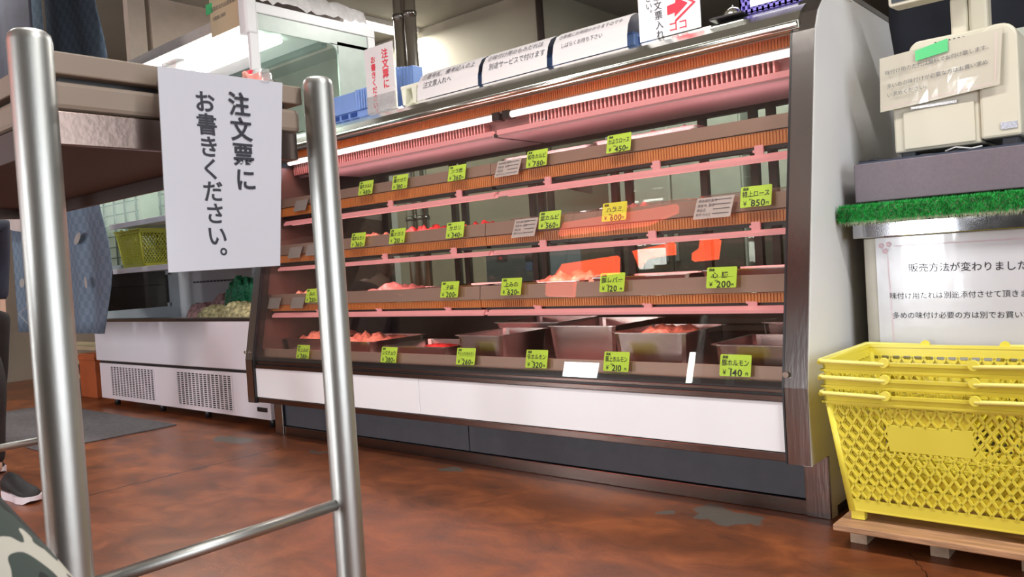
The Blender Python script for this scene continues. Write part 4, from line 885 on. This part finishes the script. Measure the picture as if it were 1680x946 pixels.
# laminated sheet hanging on the register
o = thing('laminated_notice', (-.60, 2.775, 1.25), 'glossy laminated notice hung across the front of the register', 'notice')
c_ = [(-.776, 1.262), (-.442, 1.287), (-.430, 1.452), (-.772, 1.432)]
mb = MB(); nx = 12
for i in range(nx+1):
    t = i/nx; x0_ = c_[0][0]*(1-t)+c_[1][0]*t; z0_ = c_[0][1]*(1-t)+c_[1][1]*t; x1_ = c_[3][0]*(1-t)+c_[2][0]*t; z1_ = c_[3][1]*(1-t)+c_[2][1]*t
    for j in range(5):
        s = j/4; mb.v.append(Vector((x0_*(1-s)+x1_*s, 2.772+.004*math.sin(5*t+2*s), z0_*(1-s)+z1_*s)))
mb.f = [(i*5+j, (i+1)*5+j, (i+1)*5+j+1, i*5+j+1) for i in range(nx) for j in range(4)]; mb.sm = [False]*len(mb.f)
ls = mb.build('sheet', pm('glossy_cream_laminate', (.62, .58, .48), .12, 0, .05, 6, .14, 8, coat=1), o); sm = ls.modifiers.new('solid', 'SOLIDIFY'); sm.thickness = .001; sm.offset = -1
tb = MB(); Rr = Vector((.334, 0, .025)).normalized()
text_into(tb, '味付け用のたれは無料でお付け致します。', (-.755, 2.764, 1.388), .0158, Rr, (0, 0, 1)); text_into(tb, '多いめの味付けが必要な方はお買い求め', (-.752, 2.764, 1.345), .0158, Rr, (0, 0, 1)); text_into(tb, 'い求めください。', (-.752, 2.764, 1.318), .0158, Rr, (0, 0, 1))
tb.build('lettering', INKG, o)
MB().hexa([(-.664, 2.7625, 1.400), (-.572, 2.7625, 1.412), (-.572, 2.7635, 1.412), (-.664, 2.7635, 1.400), (-.664, 2.7625, 1.432), (-.572, 2.7625, 1.450), (-.572, 2.7635, 1.450), (-.664, 2.7635, 1.432)]).build('green_tape', GREENS, o)
mb = MB(); wave(mb, -.765, 1.272, -.46, 1.294, 2.764, .002, .001); wave(mb, -.452, 1.30, -.445, 1.44, 2.764, .002, .001); mb.build('pink_border', INKP, o)

# black curtain behind the counter
def curtain(name, mat, x0, x1, y_, z0, z1, label, cat, amp=.03, folds=5, edge=None, n=40, m=24):
    mb = MB(); vs = []
    for j in range(m+1):
        t = j/m; z = z0+(z1-z0)*t
        for i in range(n+1):
            s = i/n; xr = x1+(edge(z) if edge else 0); x = x0+(xr-x0)*s
            vs.append((x, y_+amp*math.sin(s*folds*2*math.pi+1.5*t)*(1.1-.5*t), z))
    mb.add(vs, [(j*(n+1)+i, j*(n+1)+i+1, (j+1)*(n+1)+i+1, (j+1)*(n+1)+i) for j in range(m) for i in range(n)], True)
    return mb
o = solo(curtain('c', BLACKC, -1.0, 1.4, 3.75, .55, 3.2, '', ''), 'curtain', BLACKC, (.2, 3.75, .55), 'black cloth curtain hanging behind the register', 'curtain')
o.modifiers.new('solid', 'SOLIDIFY').thickness = .004
o = thing('wall_cabinet', (-.30, 3.45, 1.2), 'pale cabinet partly seen at the right edge behind the register', 'cabinet')
MB().box(-.55, 3.52, 1.20, .6, 3.70, 1.60).build('cabinet_body', pm('cabinet_pale', (.55, .56, .48), .5), o, .004)
MB().box(-.55, 3.50, 1.42, .6, 3.52, 1.44).build('cabinet_rail', STEEL, o)
solo(MB().box(-.6, 3.42, 0, .7, 3.72, 1.199), 'storage_cabinet', GRAYPANEL, (0, 3.57, 0), 'low dark cabinet behind the steel counter', 'cabinet', None, .004)

# ------------------------------------------------------------------ foreground steel table
tbx0, tbx1, ty0, ty1 = -2.12, -1.015, .345, .763
tt = thing('steel_table', (-1.57, .55, 0), 'tall table with thick round steel posts and taupe boards in the foreground', 'table')
for x in (tbx0, tbx1):
    for y_, r_ in ((ty0+.02, .0235), (ty1, .0225)):
        top = 1.150
        prof = [(r_, 0), (r_, top-.012), (r_*.93, top-.004), (r_*.75, top), (.0005, top+.001)]
        mb = MB().lathe((x, y_, 0), prof, 32); mb.build('post', POST, tt)
MB().box(tbx0+.01, ty0+.05, 1.112, tbx1-.021, ty1-.015, 1.139).build('upper_board', BOARD, tt, .002)
MB().box(tbx0+.015, ty0+.05, 1.070, tbx1-.022, ty1-.02, 1.104).build('lower_board', BOARD, tt, .006)
MB().box(tbx0+.03, ty0+.065, 1.104, tbx1-.04, ty1-.035, 1.112).build('board_gap', DARK, tt)
MB().box(tbx0+.02, ty0+.02, 1.027, tbx1-.010, ty1-.012, 1.032).box(tbx1-.022, ty0+.035, 1.027, tbx1-.012, ty1-.03, 1.066).box(tbx0+.015, ty0+.035, 1.027, tbx0+.025, ty1-.03, 1.066).box(tbx0+.02, ty1-.022, 1.027, tbx1-.02, ty1-.012, 1.066).box(tbx0+.02, ty0+.022, 1.027, tbx1-.02, ty0+.032, 1.066) if False else None
MB().box(tbx1-.030, ty0+.052, 1.027, tbx1-.020, ty1-.030, 1.067).build('apron', STEELX, tt, .001)
MB().box(tbx0+.02, ty0+.052, 1.027, tbx0+.03, ty1-.030, 1.067).build('apron', STEELX, tt, .001)
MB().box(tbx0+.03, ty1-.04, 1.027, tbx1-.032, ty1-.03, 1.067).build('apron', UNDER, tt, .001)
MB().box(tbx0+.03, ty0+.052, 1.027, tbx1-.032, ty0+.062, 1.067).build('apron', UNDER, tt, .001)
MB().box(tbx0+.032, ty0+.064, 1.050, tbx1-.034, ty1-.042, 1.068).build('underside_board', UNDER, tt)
for x in (tbx0, tbx1): MB().tube([(x, ty0+.02, .502), (x, ty1, .502)], .0088, 14).build('rail', POST, tt)
MB().tube([(tbx0, ty1, .30), (tbx1, ty1, .30)], .0088, 14) if False else None
# the sign taped to its end
o = thing('paper_sign', (-1.0, .595, .869), 'white laminated sign with large black vertical writing taped to the steel table', 'sign')
mb = MB(); n_ = 14
crn = [(.500, .867), (.664, .869), (.690, 1.131), (.505, 1.128)]
for i in range(n_+1):
    t = i/n_
    for j in range(7):
        s = j/6; yb = crn[0][0]*(1-t)+crn[1][0]*t; zb = crn[0][1]*(1-t)+crn[1][1]*t; yt = crn[3][0]*(1-t)+crn[2][0]*t; zt = crn[3][1]*(1-t)+crn[2][1]*t
        mb.v.append(Vector((-1.0+.0012*math.sin(3*t+2*s), yb*(1-s)+yt*s, zb*(1-s)+zt*s)))
mb.f = [(i*7+j, (i+1)*7+j, (i+1)*7+j+1, i*7+j+1) for i in range(n_) for j in range(6)]; mb.sm = [False]*len(mb.f)
ls = mb.build('sheet', LAMI, o); sm = ls.modifiers.new('solid', 'SOLIDIFY'); sm.thickness = .0012; sm.offset = -1
tb = MB(); text_into(tb, '注文票に', (-.9975, .600, 1.108), .0335, (0, 1, 0), (0, -.02, 1), True, .022, .98, .0008)
text_into(tb, 'お書きください。', (-.9975, .551, 1.104), .0300, (0, 1, 0), (0, -.02, 1), True, .022, 1.0, -.0005)
tb.build('lettering', INK, o)
for y_ in (.53, .655): MB().box(-1.034, y_, 1.128, -.998, y_+.012, 1.142).build('tape', PVC, o)
# bag on the table
o = thing('plastic_bag', (-1.08, .70, 1.139), 'small clear plastic bag of pink pieces on the table top by the far post', 'bag')
rnd = random.Random(9); mb = MB(); vs = []; n = 16
for j in range(7):
    for i in range(n):
        a = 2*math.pi*i/n; t = j/6; r = (.028*(1-t*.6))*(1+rnd.uniform(-.15, .15)); vs.append((-1.085+r*math.cos(a), .705+r*1.1*math.sin(a)+t*.008, 1.140+.030*t))
mb.add(vs, [(j*n+i, j*n+(i+1) % n, (j+1)*n+(i+1) % n, (j+1)*n+i) for j in range(6) for i in range(n)], True); mb.build('bag_film', PVC, o)
mb = MB()
for k in range(12):
    p = Vector((-1.085+rnd.uniform(-.02, .02), .70+rnd.uniform(-.025, .022), 1.143+rnd.uniform(0, .012))); d = Vector((rnd.uniform(-1, 1), rnd.uniform(-1, 1), rnd.uniform(-.3, .6))).normalized()*.010
    mb.tube([p-d, p, p+d], [.003, .005, .003], 8)
mb.build('contents', pm('pink_pieces', (.75, .32, .25), .4, 0, .3, 60), o)
MB().hexa([(-1.08+a*.004, .682+b*.003, 1.150) for a, b in ((-1, -1), (1, -1), (1, 1), (-1, 1))]+[(-1.08+a*.004, .690+b*.003, 1.165) for a, b in ((-1, -1), (1, -1), (1, 1), (-1, 1))]).build('twist_tag', INKR, o)

# ------------------------------------------------------------------ left side: noren, mat, rack
def edge_fn(z):   # sway of the free right-hand edge
    pts = [(.60, -.16), (.72, -.10), (.93, .0), (1.10, -.01), (1.36, -.12), (1.7, -.05), (2.14, .14), (2.45, .03), (2.9, 0)]
    for (a, b), (c, d) in zip(pts, pts[1:]):
        if z <= c: return b+(d-b)*(z-a)/(c-a)
    return 0
nr = thing('noren_curtain', (-5.4, 2.0, .60), 'long blue checkered shop curtain with pale flowers and a white moon, left of the freezer', 'curtain')
for (x0, x1, ed) in ((-5.30, -4.645, edge_fn), (-6.15, -5.34, None)):
    o = curtain('p', NOREN, x0, x1, 2.0, .60, 2.75, '', '', .008, 2, ed).build('cloth_panel', NOREN, nr); o.modifiers.new('solid', 'SOLIDIFY').thickness = .003
MB().tube([(-6.2, 2.0, 2.76), (-4.6, 2.0, 2.76)], .012, 10).build('curtain_rod', GREYDOOR, nr)
FLW = pm('pale_print', (.30, .29, .28), .9)
mb = MB()
def disc(mb, x, z, rx_, rz_, n=14, y_=1.972, ang=0):
    q = []
    for k in range(n):
        a = 2*math.pi*k/n; u = rx_*math.cos(a); v = rz_*math.sin(a); q.append((x+u*math.cos(ang)-v*math.sin(ang), y_, z+u*math.sin(ang)+v*math.cos(ang)))
    mb.add(q, [tuple(range(n))])
for x, z, a, b, g in ((-5.93, .93, .045, .03, .2), (-5.80, .86, .035, .025, .5), (-5.78, .80, .05, .02, -.2), (-5.86, .80, .03, .02, .4), (-5.76, .72, .02, .025, 0), (-5.0, 1.16, .055, .025, .5), (-4.93, .90, .018, .035, .2)):
    disc(mb, x, z, a, b, 14, 1.970, g)
for (a, b) in (((-6.05, .72), (-5.85, .78)), ((-6.05, .73), (-5.83, .64))): mb.bar((a[0], 1.970, a[1]), (b[0], 1.970, b[1]), .004, .002, (0, 1, 0))
mb.build('flower_print', FLW, nr)
mb = MB(); disc(mb, -5.75, 1.68, .85, .42, 40, 1.9705); 
mb.build('moon_print', pm('moon_print', (.42, .37, .36), .9), nr)
o = solo(curtain('b', NAVYD, -6.6, -4.36, 1.62, 1.22, 3.3, '', '', .02, 3), 'banner', NAVYD, (-5.5, 1.62, 1.22), 'dark navy cloth banner hanging above the table, left of the blue curtain', 'banner') if False else None
o = solo(curtain('b', NAVYD, -5.6, -4.41, 1.60, 1.50, 3.2, '', '', .012, 2), 'banner', NAVYD, (-5.0, 1.60, 1.50), 'dark navy cloth banner hanging at the upper left, beside the blue curtain', 'banner')
o.modifiers.new('solid', 'SOLIDIFY').thickness = .003
solo(MB().box(-6.7, 1.62, .0, -4.785, 2.375, .008), 'floor_mat', MATM, (-5.7, 2.0, 0), 'dark grey rectangular floor mat in front of the freezer', 'mat', None, .003)
# shoe rack
rk = thing('shoe_rack', (-7.6, 2.95, 0), 'low wooden shoe rack with pale boards at the far left', 'rack')
for z in (.11, .235, .355): MB().box(-8.4, 2.82, z, -6.98, 3.10, z+.030).build('rack_shelf', SWOOD, rk, .003)
for x in (-8.4, -7.02): MB().box(x, 2.84, 0, x+.03, 3.08, .355).build('rack_side', DARK, rk)
solo(MB().box(-6.96, 2.68, 0, -6.66, 3.0, .35).box(-6.97, 2.67, .30, -6.65, 3.01, .335), 'storage_crate', OWOOD, (-6.8, 2.85, 0), 'orange brown wooden crate beside the shoe rack', 'crate', None, .006)
def small_shoe(x, y_, z, rot, mat, label):
    mb = MB(); n = 10; R = Matrix.Rotation(rot, 3, 'Z'); secs = [(-.11, .030, .055), (-.06, .034, .060), (0, .036, .048), (.06, .042, .034), (.10, .036, .026), (.12, .015, .012)]
    vs = [Vector((x, y_, z))+R @ Vector((sx, w_*math.cos(math.pi*2*k/n), max(0, .5*h+.5*h*math.sin(2*math.pi*k/n)))) for sx, w_, h in secs for k in range(n)]
    mb.add(vs, [(i*n+k, i*n+(k+1) % n, (i+1)*n+(k+1) % n, (i+1)*n+k) for i in range(5) for k in range(n)], True); mb.f += [tuple(reversed(range(n))), tuple(5*n+k for k in range(n))]; mb.sm += [True, True]
    solo(mb, 'slipper', mat, (x, y_, z), label, 'slipper', 'slippers on the shoe rack')
for k, x in enumerate((-8.2, -8.05, -7.88, -7.72)): small_shoe(x, 2.92, .140, -1.57, DARK if k % 2 else MACH, 'dark slipper on the bottom board of the shoe rack, '+('first', 'second', 'third', 'fourth')[k]+' from the left')
small_shoe(-7.95, 2.92, .385, -1.57, DARK, 'black slipper on the top board of the shoe rack')

# ------------------------------------------------------------------ workroom seen through the case
o = thing('meat_slicer', (-3.75, 4.6, 0), 'blue grey machine with a red button in the workroom behind the case', 'machine')
MB().box(-4.05, 4.45, .45, -3.50, 4.90, .96).build('machine_body', MACH, o, .01)
MB().box(-4.0, 4.46, 0, -3.55, 4.88, .45).build('machine_stand', STEEL, o)
b_ = MB().box(-3.93, 4.438, .875, -3.84, 4.452, .925).build('switch_plate', GRAYPANEL, o)
MB().tube([(-3.885, 4.436, .90), (-3.885, 4.425, .90)], .012, 12).build('red_button', INKR, b_)
MB().box(-3.66, 4.440, .80, -3.60, 4.452, .86).build('blue_sticker', BLUEP, o); MB().box(-3.66, 4.440, .862, -3.60, 4.452, .91).build('black_sticker', DARK, o)
FDD = pm('fridge_door_dark_view', (.10, .095, .085), .4, .1)  # dark lower view behind the case put into this colour
FB, FD = pm('fridge_grey', (.50, .54, .50), .45, .1), pm('fridge_door_lit_view', (.60, .64, .59), .4, .1)  # pale tones put the lit upper view into the colour
for k, (fx, lb) in enumerate(((-3.05, 'left'), (-1.85, 'middle'), (-.65, 'right'))):
    o = thing('workroom_fridge', (fx, 5.75, 0), 'fridge with pale upper doors seen through the case glass, '+lb+' one of three', 'fridge', 'workroom fridges')
    MB().box(fx-.57, 5.5, 0, fx+.57, 6.1, 1.85).build('fridge_body', FB, o, .01)
    for x in (fx-.56, fx+.01): MB().box(x, 5.47, 1.12, x+.55, 5.5, 1.82).build('fridge_door', FD, o, .006); MB().box(x, 5.47, .12, x+.55, 5.5, 1.10).build('fridge_door', FDD, o, .006)
    for x in (fx-.06, fx+.03): MB().box(x, 5.44, .8, x+.03, 5.47, 1.05).build('fridge_handle', CHROME, o)
o = thing('work_table', (-1.9, 4.6, 0), 'steel work table in the workroom behind the display case', 'table')
MB().box(-3.0, 4.3, .70, -.95, 4.9, .74).build('table_top', STEELX, o, .004)
for x in (-2.95, -1.0):
    for y_ in (4.35, 4.85): MB().tube([(x, y_, 0), (x, y_, .70)], .018, 10).build('leg', STEEL, o)

# ------------------------------------------------------------------ people
def skin_mesh(name, joints, edges, mat, parent, sub=2, root=0):
    me = bpy.data.meshes.new(name); org = Vector(parent['org']); me.from_pydata([tuple(Vector(j[0])-org) for j in joints], edges, []); o = bpy.data.objects.new(name, me); COL.objects.link(o); o.parent = parent
    s = o.modifiers.new('skin', 'SKIN'); s.use_smooth_shade = True
    for i, j in enumerate(joints):
        r = j[1]; r = (r, r) if not isinstance(r, tuple) else r
        me.skin_vertices[0].data[i].radius = r; me.skin_vertices[0].data[i].use_root = (i == root)
    ss = o.modifiers.new('sub', 'SUBSURF'); ss.levels = sub; ss.render_levels = sub; me.materials.append(mat); o['org'] = tuple(org); return o
def shoe_mesh(parent, heel, d, L, mat, solemat):
    heel = Vector(heel); d = Vector(d).normalized(); sd = Vector((-d.y, d.x, 0)); n = 12
    secs = [(0, .026, .075), (.12, .033, .090), (.30, .035, .082), (.5, .036, .060), (.72, .043, .046), (.90, .036, .034), (1.0, .012, .016)]
    vs = []
    for s, w_, h in secs:
        for k in range(n):
            a = 2*math.pi*k/n; vs.append(heel+d*(s*L)+sd*(w_*math.cos(a))+Vector((0, 0, .020+h*.5+h*.5*math.sin(a))))
    mb = MB().add(vs, [(i*n+k, i*n+(k+1) % n, (i+1)*n+(k+1) % n, (i+1)*n+k) for i in range(6) for k in range(n)], True); mb.f += [tuple(reversed(range(n))), tuple(6*n+k for k in range(n))]; mb.sm += [True, True]
    sh = mb.build('shoe', mat, parent)
    mb = MB(); up = []; lo = []
    out = [(-.02, .020), (.1, .034), (.3, .034), (.5, .035), (.72, .045), (.9, .040), (1.0, .022), (1.03, .006)]
    ring = [(s, w_) for s, w_ in out]+[(s, -w_) for s, w_ in reversed(out)]
    lo = [heel+d*(s*L)+sd*w_+Vector((0, 0, .001 + (.012 if s > .95 else 0))) for s, w_ in ring]; up = [heel+d*(s*L)+sd*w_*1.04+Vector((0, 0, .030 if s > .3 else .036)) for s, w_ in ring]
    m = len(ring); mb.add(lo+up, [tuple(reversed(range(m))), tuple(range(m, 2*m))]+[(i, (i+1) % m, m+(i+1) % m, m+i) for i in range(m)])
    mb.build('sole', solemat, sh)
def hand(parent, wrist, d, palm_n, s=.87):
    wv = Vector(wrist); d = Vector(d).normalized(); pn = Vector(palm_n); pn = (pn-d*pn.dot(d)).normalized(); sd = d.cross(pn)
    J = [(wv, .022*s), (wv+d*.04*s, (.034*s, .015*s)), (wv+d*.075*s, (.036*s, .014*s))]; E_ = [(0, 1), (1, 2)]
    for k, ln in enumerate((.068, .078, .072, .055)):
        off = sd*((k-1.5)*.019*s); b = wv+d*.082*s+off; i = len(J)
        J += [(b, .009*s), (b+d*ln*.5*s+pn*.008*s, .0085*s), (b+d*ln*.85*s+pn*.03*s, .0075*s)]; E_ += [(2, i), (i, i+1), (i+1, i+2)]
    i = len(J); J += [(wv+d*.03*s-sd*.030*s, .011*s), (wv+d*.065*s-sd*.047*s+pn*.012*s, .0095*s), (wv+d*.088*s-sd*.050*s+pn*.022*s, .008*s)]; E_ += [(0, i), (i, i+1), (i+1, i+2)]
    return J, E_
def head(parent, c, fwd, r=.093):
    """face with brow, nose, mouth, chin and ears"""
    c = Vector(c); f = Vector(fwd).normalized(); sd = Vector((f.y, -f.x, 0)); n = 24; m = 18; vs = []
    for j in range(m+1):
        ph = math.pi*j/m-math.pi/2
        for i in range(n):
            a = 2*math.pi*i/n; u = math.cos(ph)*math.cos(a); v = math.cos(ph)*math.sin(a); z = math.sin(ph)
            k = 1.0 if z > -.2 else 1-.28*(-z-.2)
            X = u*1.02*k; Yy = v*.80*k; Z = z*1.28
            if u > .6 and abs(v) < .25: X += .20*math.exp(-((z+.08)/.15)**2)*(1-abs(v)/.25)
            if u > .5: X -= .06*math.exp(-((z-.12)/.10)**2)*math.exp(-((abs(v)-.35)/.15)**2); X += .05*math.exp(-((z+.42)/.06)**2)*(1-abs(v)); X += .07*math.exp(-((z+.75)/.12)**2)
            vs.append(c+(f*X+sd*Yy+Vector((0, 0, Z)))*r)
    mb = MB().add(vs, [(j*n+i, j*n+(i+1) % n, (j+1)*n+(i+1) % n, (j+1)*n+i) for j in range(m) for i in range(n)], True)
    for s in (-1, 1): mb.tube([c+sd*s*r*.80+f*r*.02+Vector((0, 0, z*r)) for z in (-.28, -.05, .22)], [r*.08, r*.15, r*.12], 8)
    o = mb.build('head', SKIN, parent)
    e = MB()
    for s in (-1, 1): e.tube([c+f*r*.90+sd*s*r*.33+Vector((0, 0, .12*r)), c+f*r*.94+sd*s*r*.33+Vector((0, 0, .12*r))], r*.08, 10)
    e.build('eyes', DARK, o); MB().bar(c+f*r*.985-sd*r*.22+Vector((0, 0, -.50*r)), c+f*r*.985+sd*r*.22+Vector((0, 0, -.50*r)), .006, .006).build('mouth', pm('lips', (.5, .2, .18), .5), o)
    hv = []
    for j in range(10):
        ph = math.pi/2-j*.17
        for i in range(n):
            a = 2*math.pi*i/n; k = 1.12; back = .35 if math.cos(a) < .1 else (-.0 if math.cos(a) < .55 else -.35)
            z = max(math.sin(ph), .45 if back < 0 else (-.05 if back == 0 else -.6)); q = math.sqrt(max(0, 1-min(1, z*z)))
            hv.append(c+(f*math.cos(a)*q*1.05+sd*math.sin(a)*q*.86+Vector((0, 0, z*1.30)))*r*k)
    MB().add(hv, [(j*n+i, j*n+(i+1) % n, (j+1)*n+(i+1) % n, (j+1)*n+i) for j in range(9) for i in range(n)], True).build('hair', HAIR, o)
    return o
# standing customer in black, mostly outside the frame on the left, facing right
ps = thing('person', (-4.40, 1.22, 0), 'person in black trousers and black and white sneakers standing at the left edge', 'person')
px, py = -4.40, 1.22
def V(x, y_, z): return (px+x, py+y_, z)
JB = [(V(0, 0, .80), (.105, .12)), (V(.0, 0, .95), (.09, .11)), (V(.0, 0, 1.12), (.10, .13)), (V(-.01, 0, 1.22), (.07, .10)), (V(.0, 0, 1.29), .045), (V(.02, 0, 1.35), .05),
      (V(0, .15, 1.21), .05), (V(-.10, .17, .98), .038), (V(-.12, .17, .78), .028), (V(0, -.15, 1.21), .05), (V(-.02, -.19, .98), .038), (V(.08, -.19, .80), .028),
      (V(0, .075, .72), .08), (V(-.05, .075, .42), .055), (V(-.20, .075, .09), .035), (V(.06, -.075, .72), .08), (V(.36, -.075, .44), .055), (V(.46, -.075, .09), .035)]
EB = [(0, 1), (1, 2), (2, 3), (3, 4), (4, 5), (3, 6), (6, 7), (7, 8), (3, 9), (9, 10), (10, 11), (0, 12), (12, 13), (13, 14), (0, 15), (15, 16), (16, 17)]
for s, wi in ((1, 8), (-1, 11)):
    hj, he = hand(ps, V(-.12, .17, .78) if s > 0 else V(.08, -.19, .80), (.2, 0, -1), (0, -s, 0)); b0 = len(JB)-1
    JB += hj[1:]; EB += [(wi if a == 0 else a+b0, b+b0) for a, b in he]
skin_mesh('body', JB, EB, SKIN, ps, 2)
skin_mesh('trousers', [(V(0, 0, .84), (.125, .145)), (V(.0, .075, .70), .105), (V(-.05, .075, .44), .088), (V(-.13, .075, .24), .066), (V(-.18, .075, .12), .058), (V(.10, -.075, .74), .12), (V(.38, -.075, .50), .11), (V(.40, -.075, .30), .08), (V(.45, -.075, .12), .05)],
          [(0, 1), (1, 2), (2, 3), (3, 4), (0, 5), (5, 6), (6, 7), (7, 8)], BLKC, ps)
skin_mesh('jacket', [(V(0, 0, .70), (.14, .15)), (V(0, 0, 1.0), (.13, .14)), (V(0, 0, 1.14), (.125, .155)), (V(0, 0, 1.235), (.075, .11)), (V(0, .15, 1.20), .07), (V(-.10, .17, .98), .055), (V(-.12, .17, .82), .045), (V(0, -.15, 1.20), .07), (V(-.02, -.20, .98), .058), (V(.06, -.20, .83), .045)],
          [(0, 1), (1, 2), (2, 3), (3, 4), (4, 5), (5, 6), (3, 7), (7, 8), (8, 9)], NAVYD, ps)
head(ps, V(.03, 0, 1.42), (1, 0, 0))
shoe_mesh(ps, V(.515, -.05, 0), (1, .12, 0), .235, SHOE, SOLE); shoe_mesh(ps, V(-.26, .075, 0), (1, .05, 0), .235, SHOE, SOLE)

# seated person beside the camera: only the camouflage sleeve is in the picture
p2 = thing('person', (-.93, -.14, 0), 'person in a dark green and white camouflage jacket, sleeve at the lower left corner', 'person')
SH = (-.740, -.117, .93); ELB = (-.660, .017, .804); WR = (-.515, .199, .554)
J2 = [((-.93, -.16, .48), (.12, .10)), ((-.93, -.18, .66), (.10, .09)), ((-.92, -.17, .85), (.12, .09)), ((-.92, -.165, .95), (.08, .06)), ((-.91, -.16, 1.03), .045), ((-.905, -.15, 1.08), .05),
      ((-1.09, -.20, .92), .05), ((-1.13, -.08, .74), .038), ((-1.06, .08, .60), .028), (SH, .05), (ELB, .038), (WR, .028),
      ((-.85, -.08, .48), .075), ((-.76, .20, .47), .055), ((-.74, .22, .09), .035), ((-1.0, -.08, .48), .075), ((-.95, .18, .47), .055), ((-.935, .20, .09), .035)]
E2 = [(0, 1), (1, 2), (2, 3), (3, 4), (4, 5), (3, 6), (6, 7), (7, 8), (3, 9), (9, 10), (10, 11), (0, 12), (12, 13), (13, 14), (0, 15), (15, 16), (16, 17)]
for wi, wp, dd in ((8, (-1.06, .08, .60), (.1, .9, -.4)), (11, WR, (.1, .8, -.5))):
    hj, he = hand(p2, wp, dd, (0, -.3, -1)); b0 = len(J2)-1; J2 += hj[1:]; E2 += [(wi if a == 0 else a+b0, b+b0) for a, b in he]
skin_mesh('body', J2, E2, SKIN, p2, 2)
skin_mesh('trousers', [((-.93, -.15, .48), (.14, .11)), ((-.85, -.05, .49), .095), ((-.762, .18, .475), .080), ((-.75, .22, .28), .06), ((-.74, .22, .12), .052), ((-1.0, -.05, .49), .095), ((-.95, .17, .475), .074), ((-.94, .20, .28), .055), ((-.935, .20, .12), .048)],
          [(0, 1), (1, 2), (2, 3), (3, 4), (0, 5), (5, 6), (6, 7), (7, 8)], BLKC, p2, 2)
skin_mesh('jacket', [((-.93, -.16, .46), (.16, .14)), ((-.93, -.18, .66), (.145, .13)), ((-.92, -.17, .86), (.155, .12)), ((-.92, -.165, .955), (.095, .075)), ((-1.09, -.20, .92), .075), ((-1.13, -.08, .75), .064), ((-1.075, .05, .63), .052), (SH, .08), ((-.668, .006, .825), .077), ((-.613, .119, .698), .069), ((-.530, .187, .566), .062)],
          [(0, 1), (1, 2), (2, 3), (3, 4), (4, 5), (5, 6), (3, 7), (7, 8), (8, 9), (9, 10)], CAMO, p2)
head(p2, (-.90, -.14, 1.17), (-.2, 1, 0))
for x in (-.74, -.93): shoe_mesh(p2, (x, .15, 0), (0, 1, 0), .235, SHOE, SOLE)
st = thing('stool', (-.93, -.16, 0), 'round black stool under the person in the camouflage jacket', 'stool')
MB().lathe((-.93, -.16, 0), [(.001, .34), (.16, .34), (.17, .355), (.17, .375), (.001, .38)], 28).build('seat', DARK, st)
for a in range(4):
    c_, s_ = math.cos(a*1.5708+.78), math.sin(a*1.5708+.78); MB().tube([(-.93+.12*c_, -.16+.12*s_, .34), (-.93+.16*c_, -.16+.16*s_, 0)], .011, 10).build('leg', CHROME, st)

# added glowing panels, shaped to give the orange reflections in the case glass
OGLOW = pm('orange_reflection_glow', (1, .2, .05), .5, 0, 0, emit=(1.0, .10, .03), es=13)
OGLOWD = pm('orange_reflection_glow_dim', (1, .2, .1), .5, 0, 0, emit=(1.0, .16, .12), es=5)
def reflection_glow(pts, m_, label):
    o = thing('reflection_panel', (sum(p[0] for p in pts)/len(pts), -2.2, min(p[1] for p in pts)), label, 'glow panel', 'added glow panels')
    n = len(pts); mb = MB().add([(x, -2.2, z) for x, z in pts]+[(x, -2.26, z) for x, z in pts], [tuple(range(n)), tuple(reversed(range(n, 2*n)))]+[(i, (i+1) % n, n+(i+1) % n, n+i) for i in range(n)])
    mb.build('light_panel', m_, o); cx = sum(p[0] for p in pts)/n; zt = max(p[1] for p in pts)
    MB().tube([(cx, -2.23, zt-.05), (cx, -2.23, 3.37)], .008, 8).build('hanger', DARK, o)
reflection_glow([(-5.59, 2.70), (-4.85, 2.76), (-4.82, 2.57), (-5.70, 2.51)], OGLOW, 'widest bright orange panel added to be mirrored in the case glass')
reflection_glow([(-4.67, 2.80), (-4.18, 2.87), (-4.16, 2.75), (-4.34, 2.74), (-4.50, 2.72), (-4.56, 2.62)], OGLOW, 'bent glowing orange panel added to be mirrored in the middle of the case glass')
reflection_glow([(-3.88, 2.88), (-3.67, 2.87), (-3.67, 2.67), (-3.94, 2.66), (-3.95, 2.73), (-3.88, 2.78)], OGLOW, 'small glowing orange panel added to be mirrored in the right part of the case glass')
reflection_glow([(-5.68, 3.22), (-4.21, 3.30), (-4.20, 3.22), (-4.55, 3.10), (-5.73, 3.07)], OGLOWD, 'dim red orange panel hung high, added to be mirrored in the second shelf glass')
reflection_glow([(-5.78, 2.50), (-5.38, 2.50), (-5.36, 2.31), (-5.75, 2.33)], OGLOWD, 'small dim red panel added below the widest glowing one')

bpy.data.objects.remove(_fo)
for o in list(bpy.data.objects):
    if 'org' in o: del o['org']
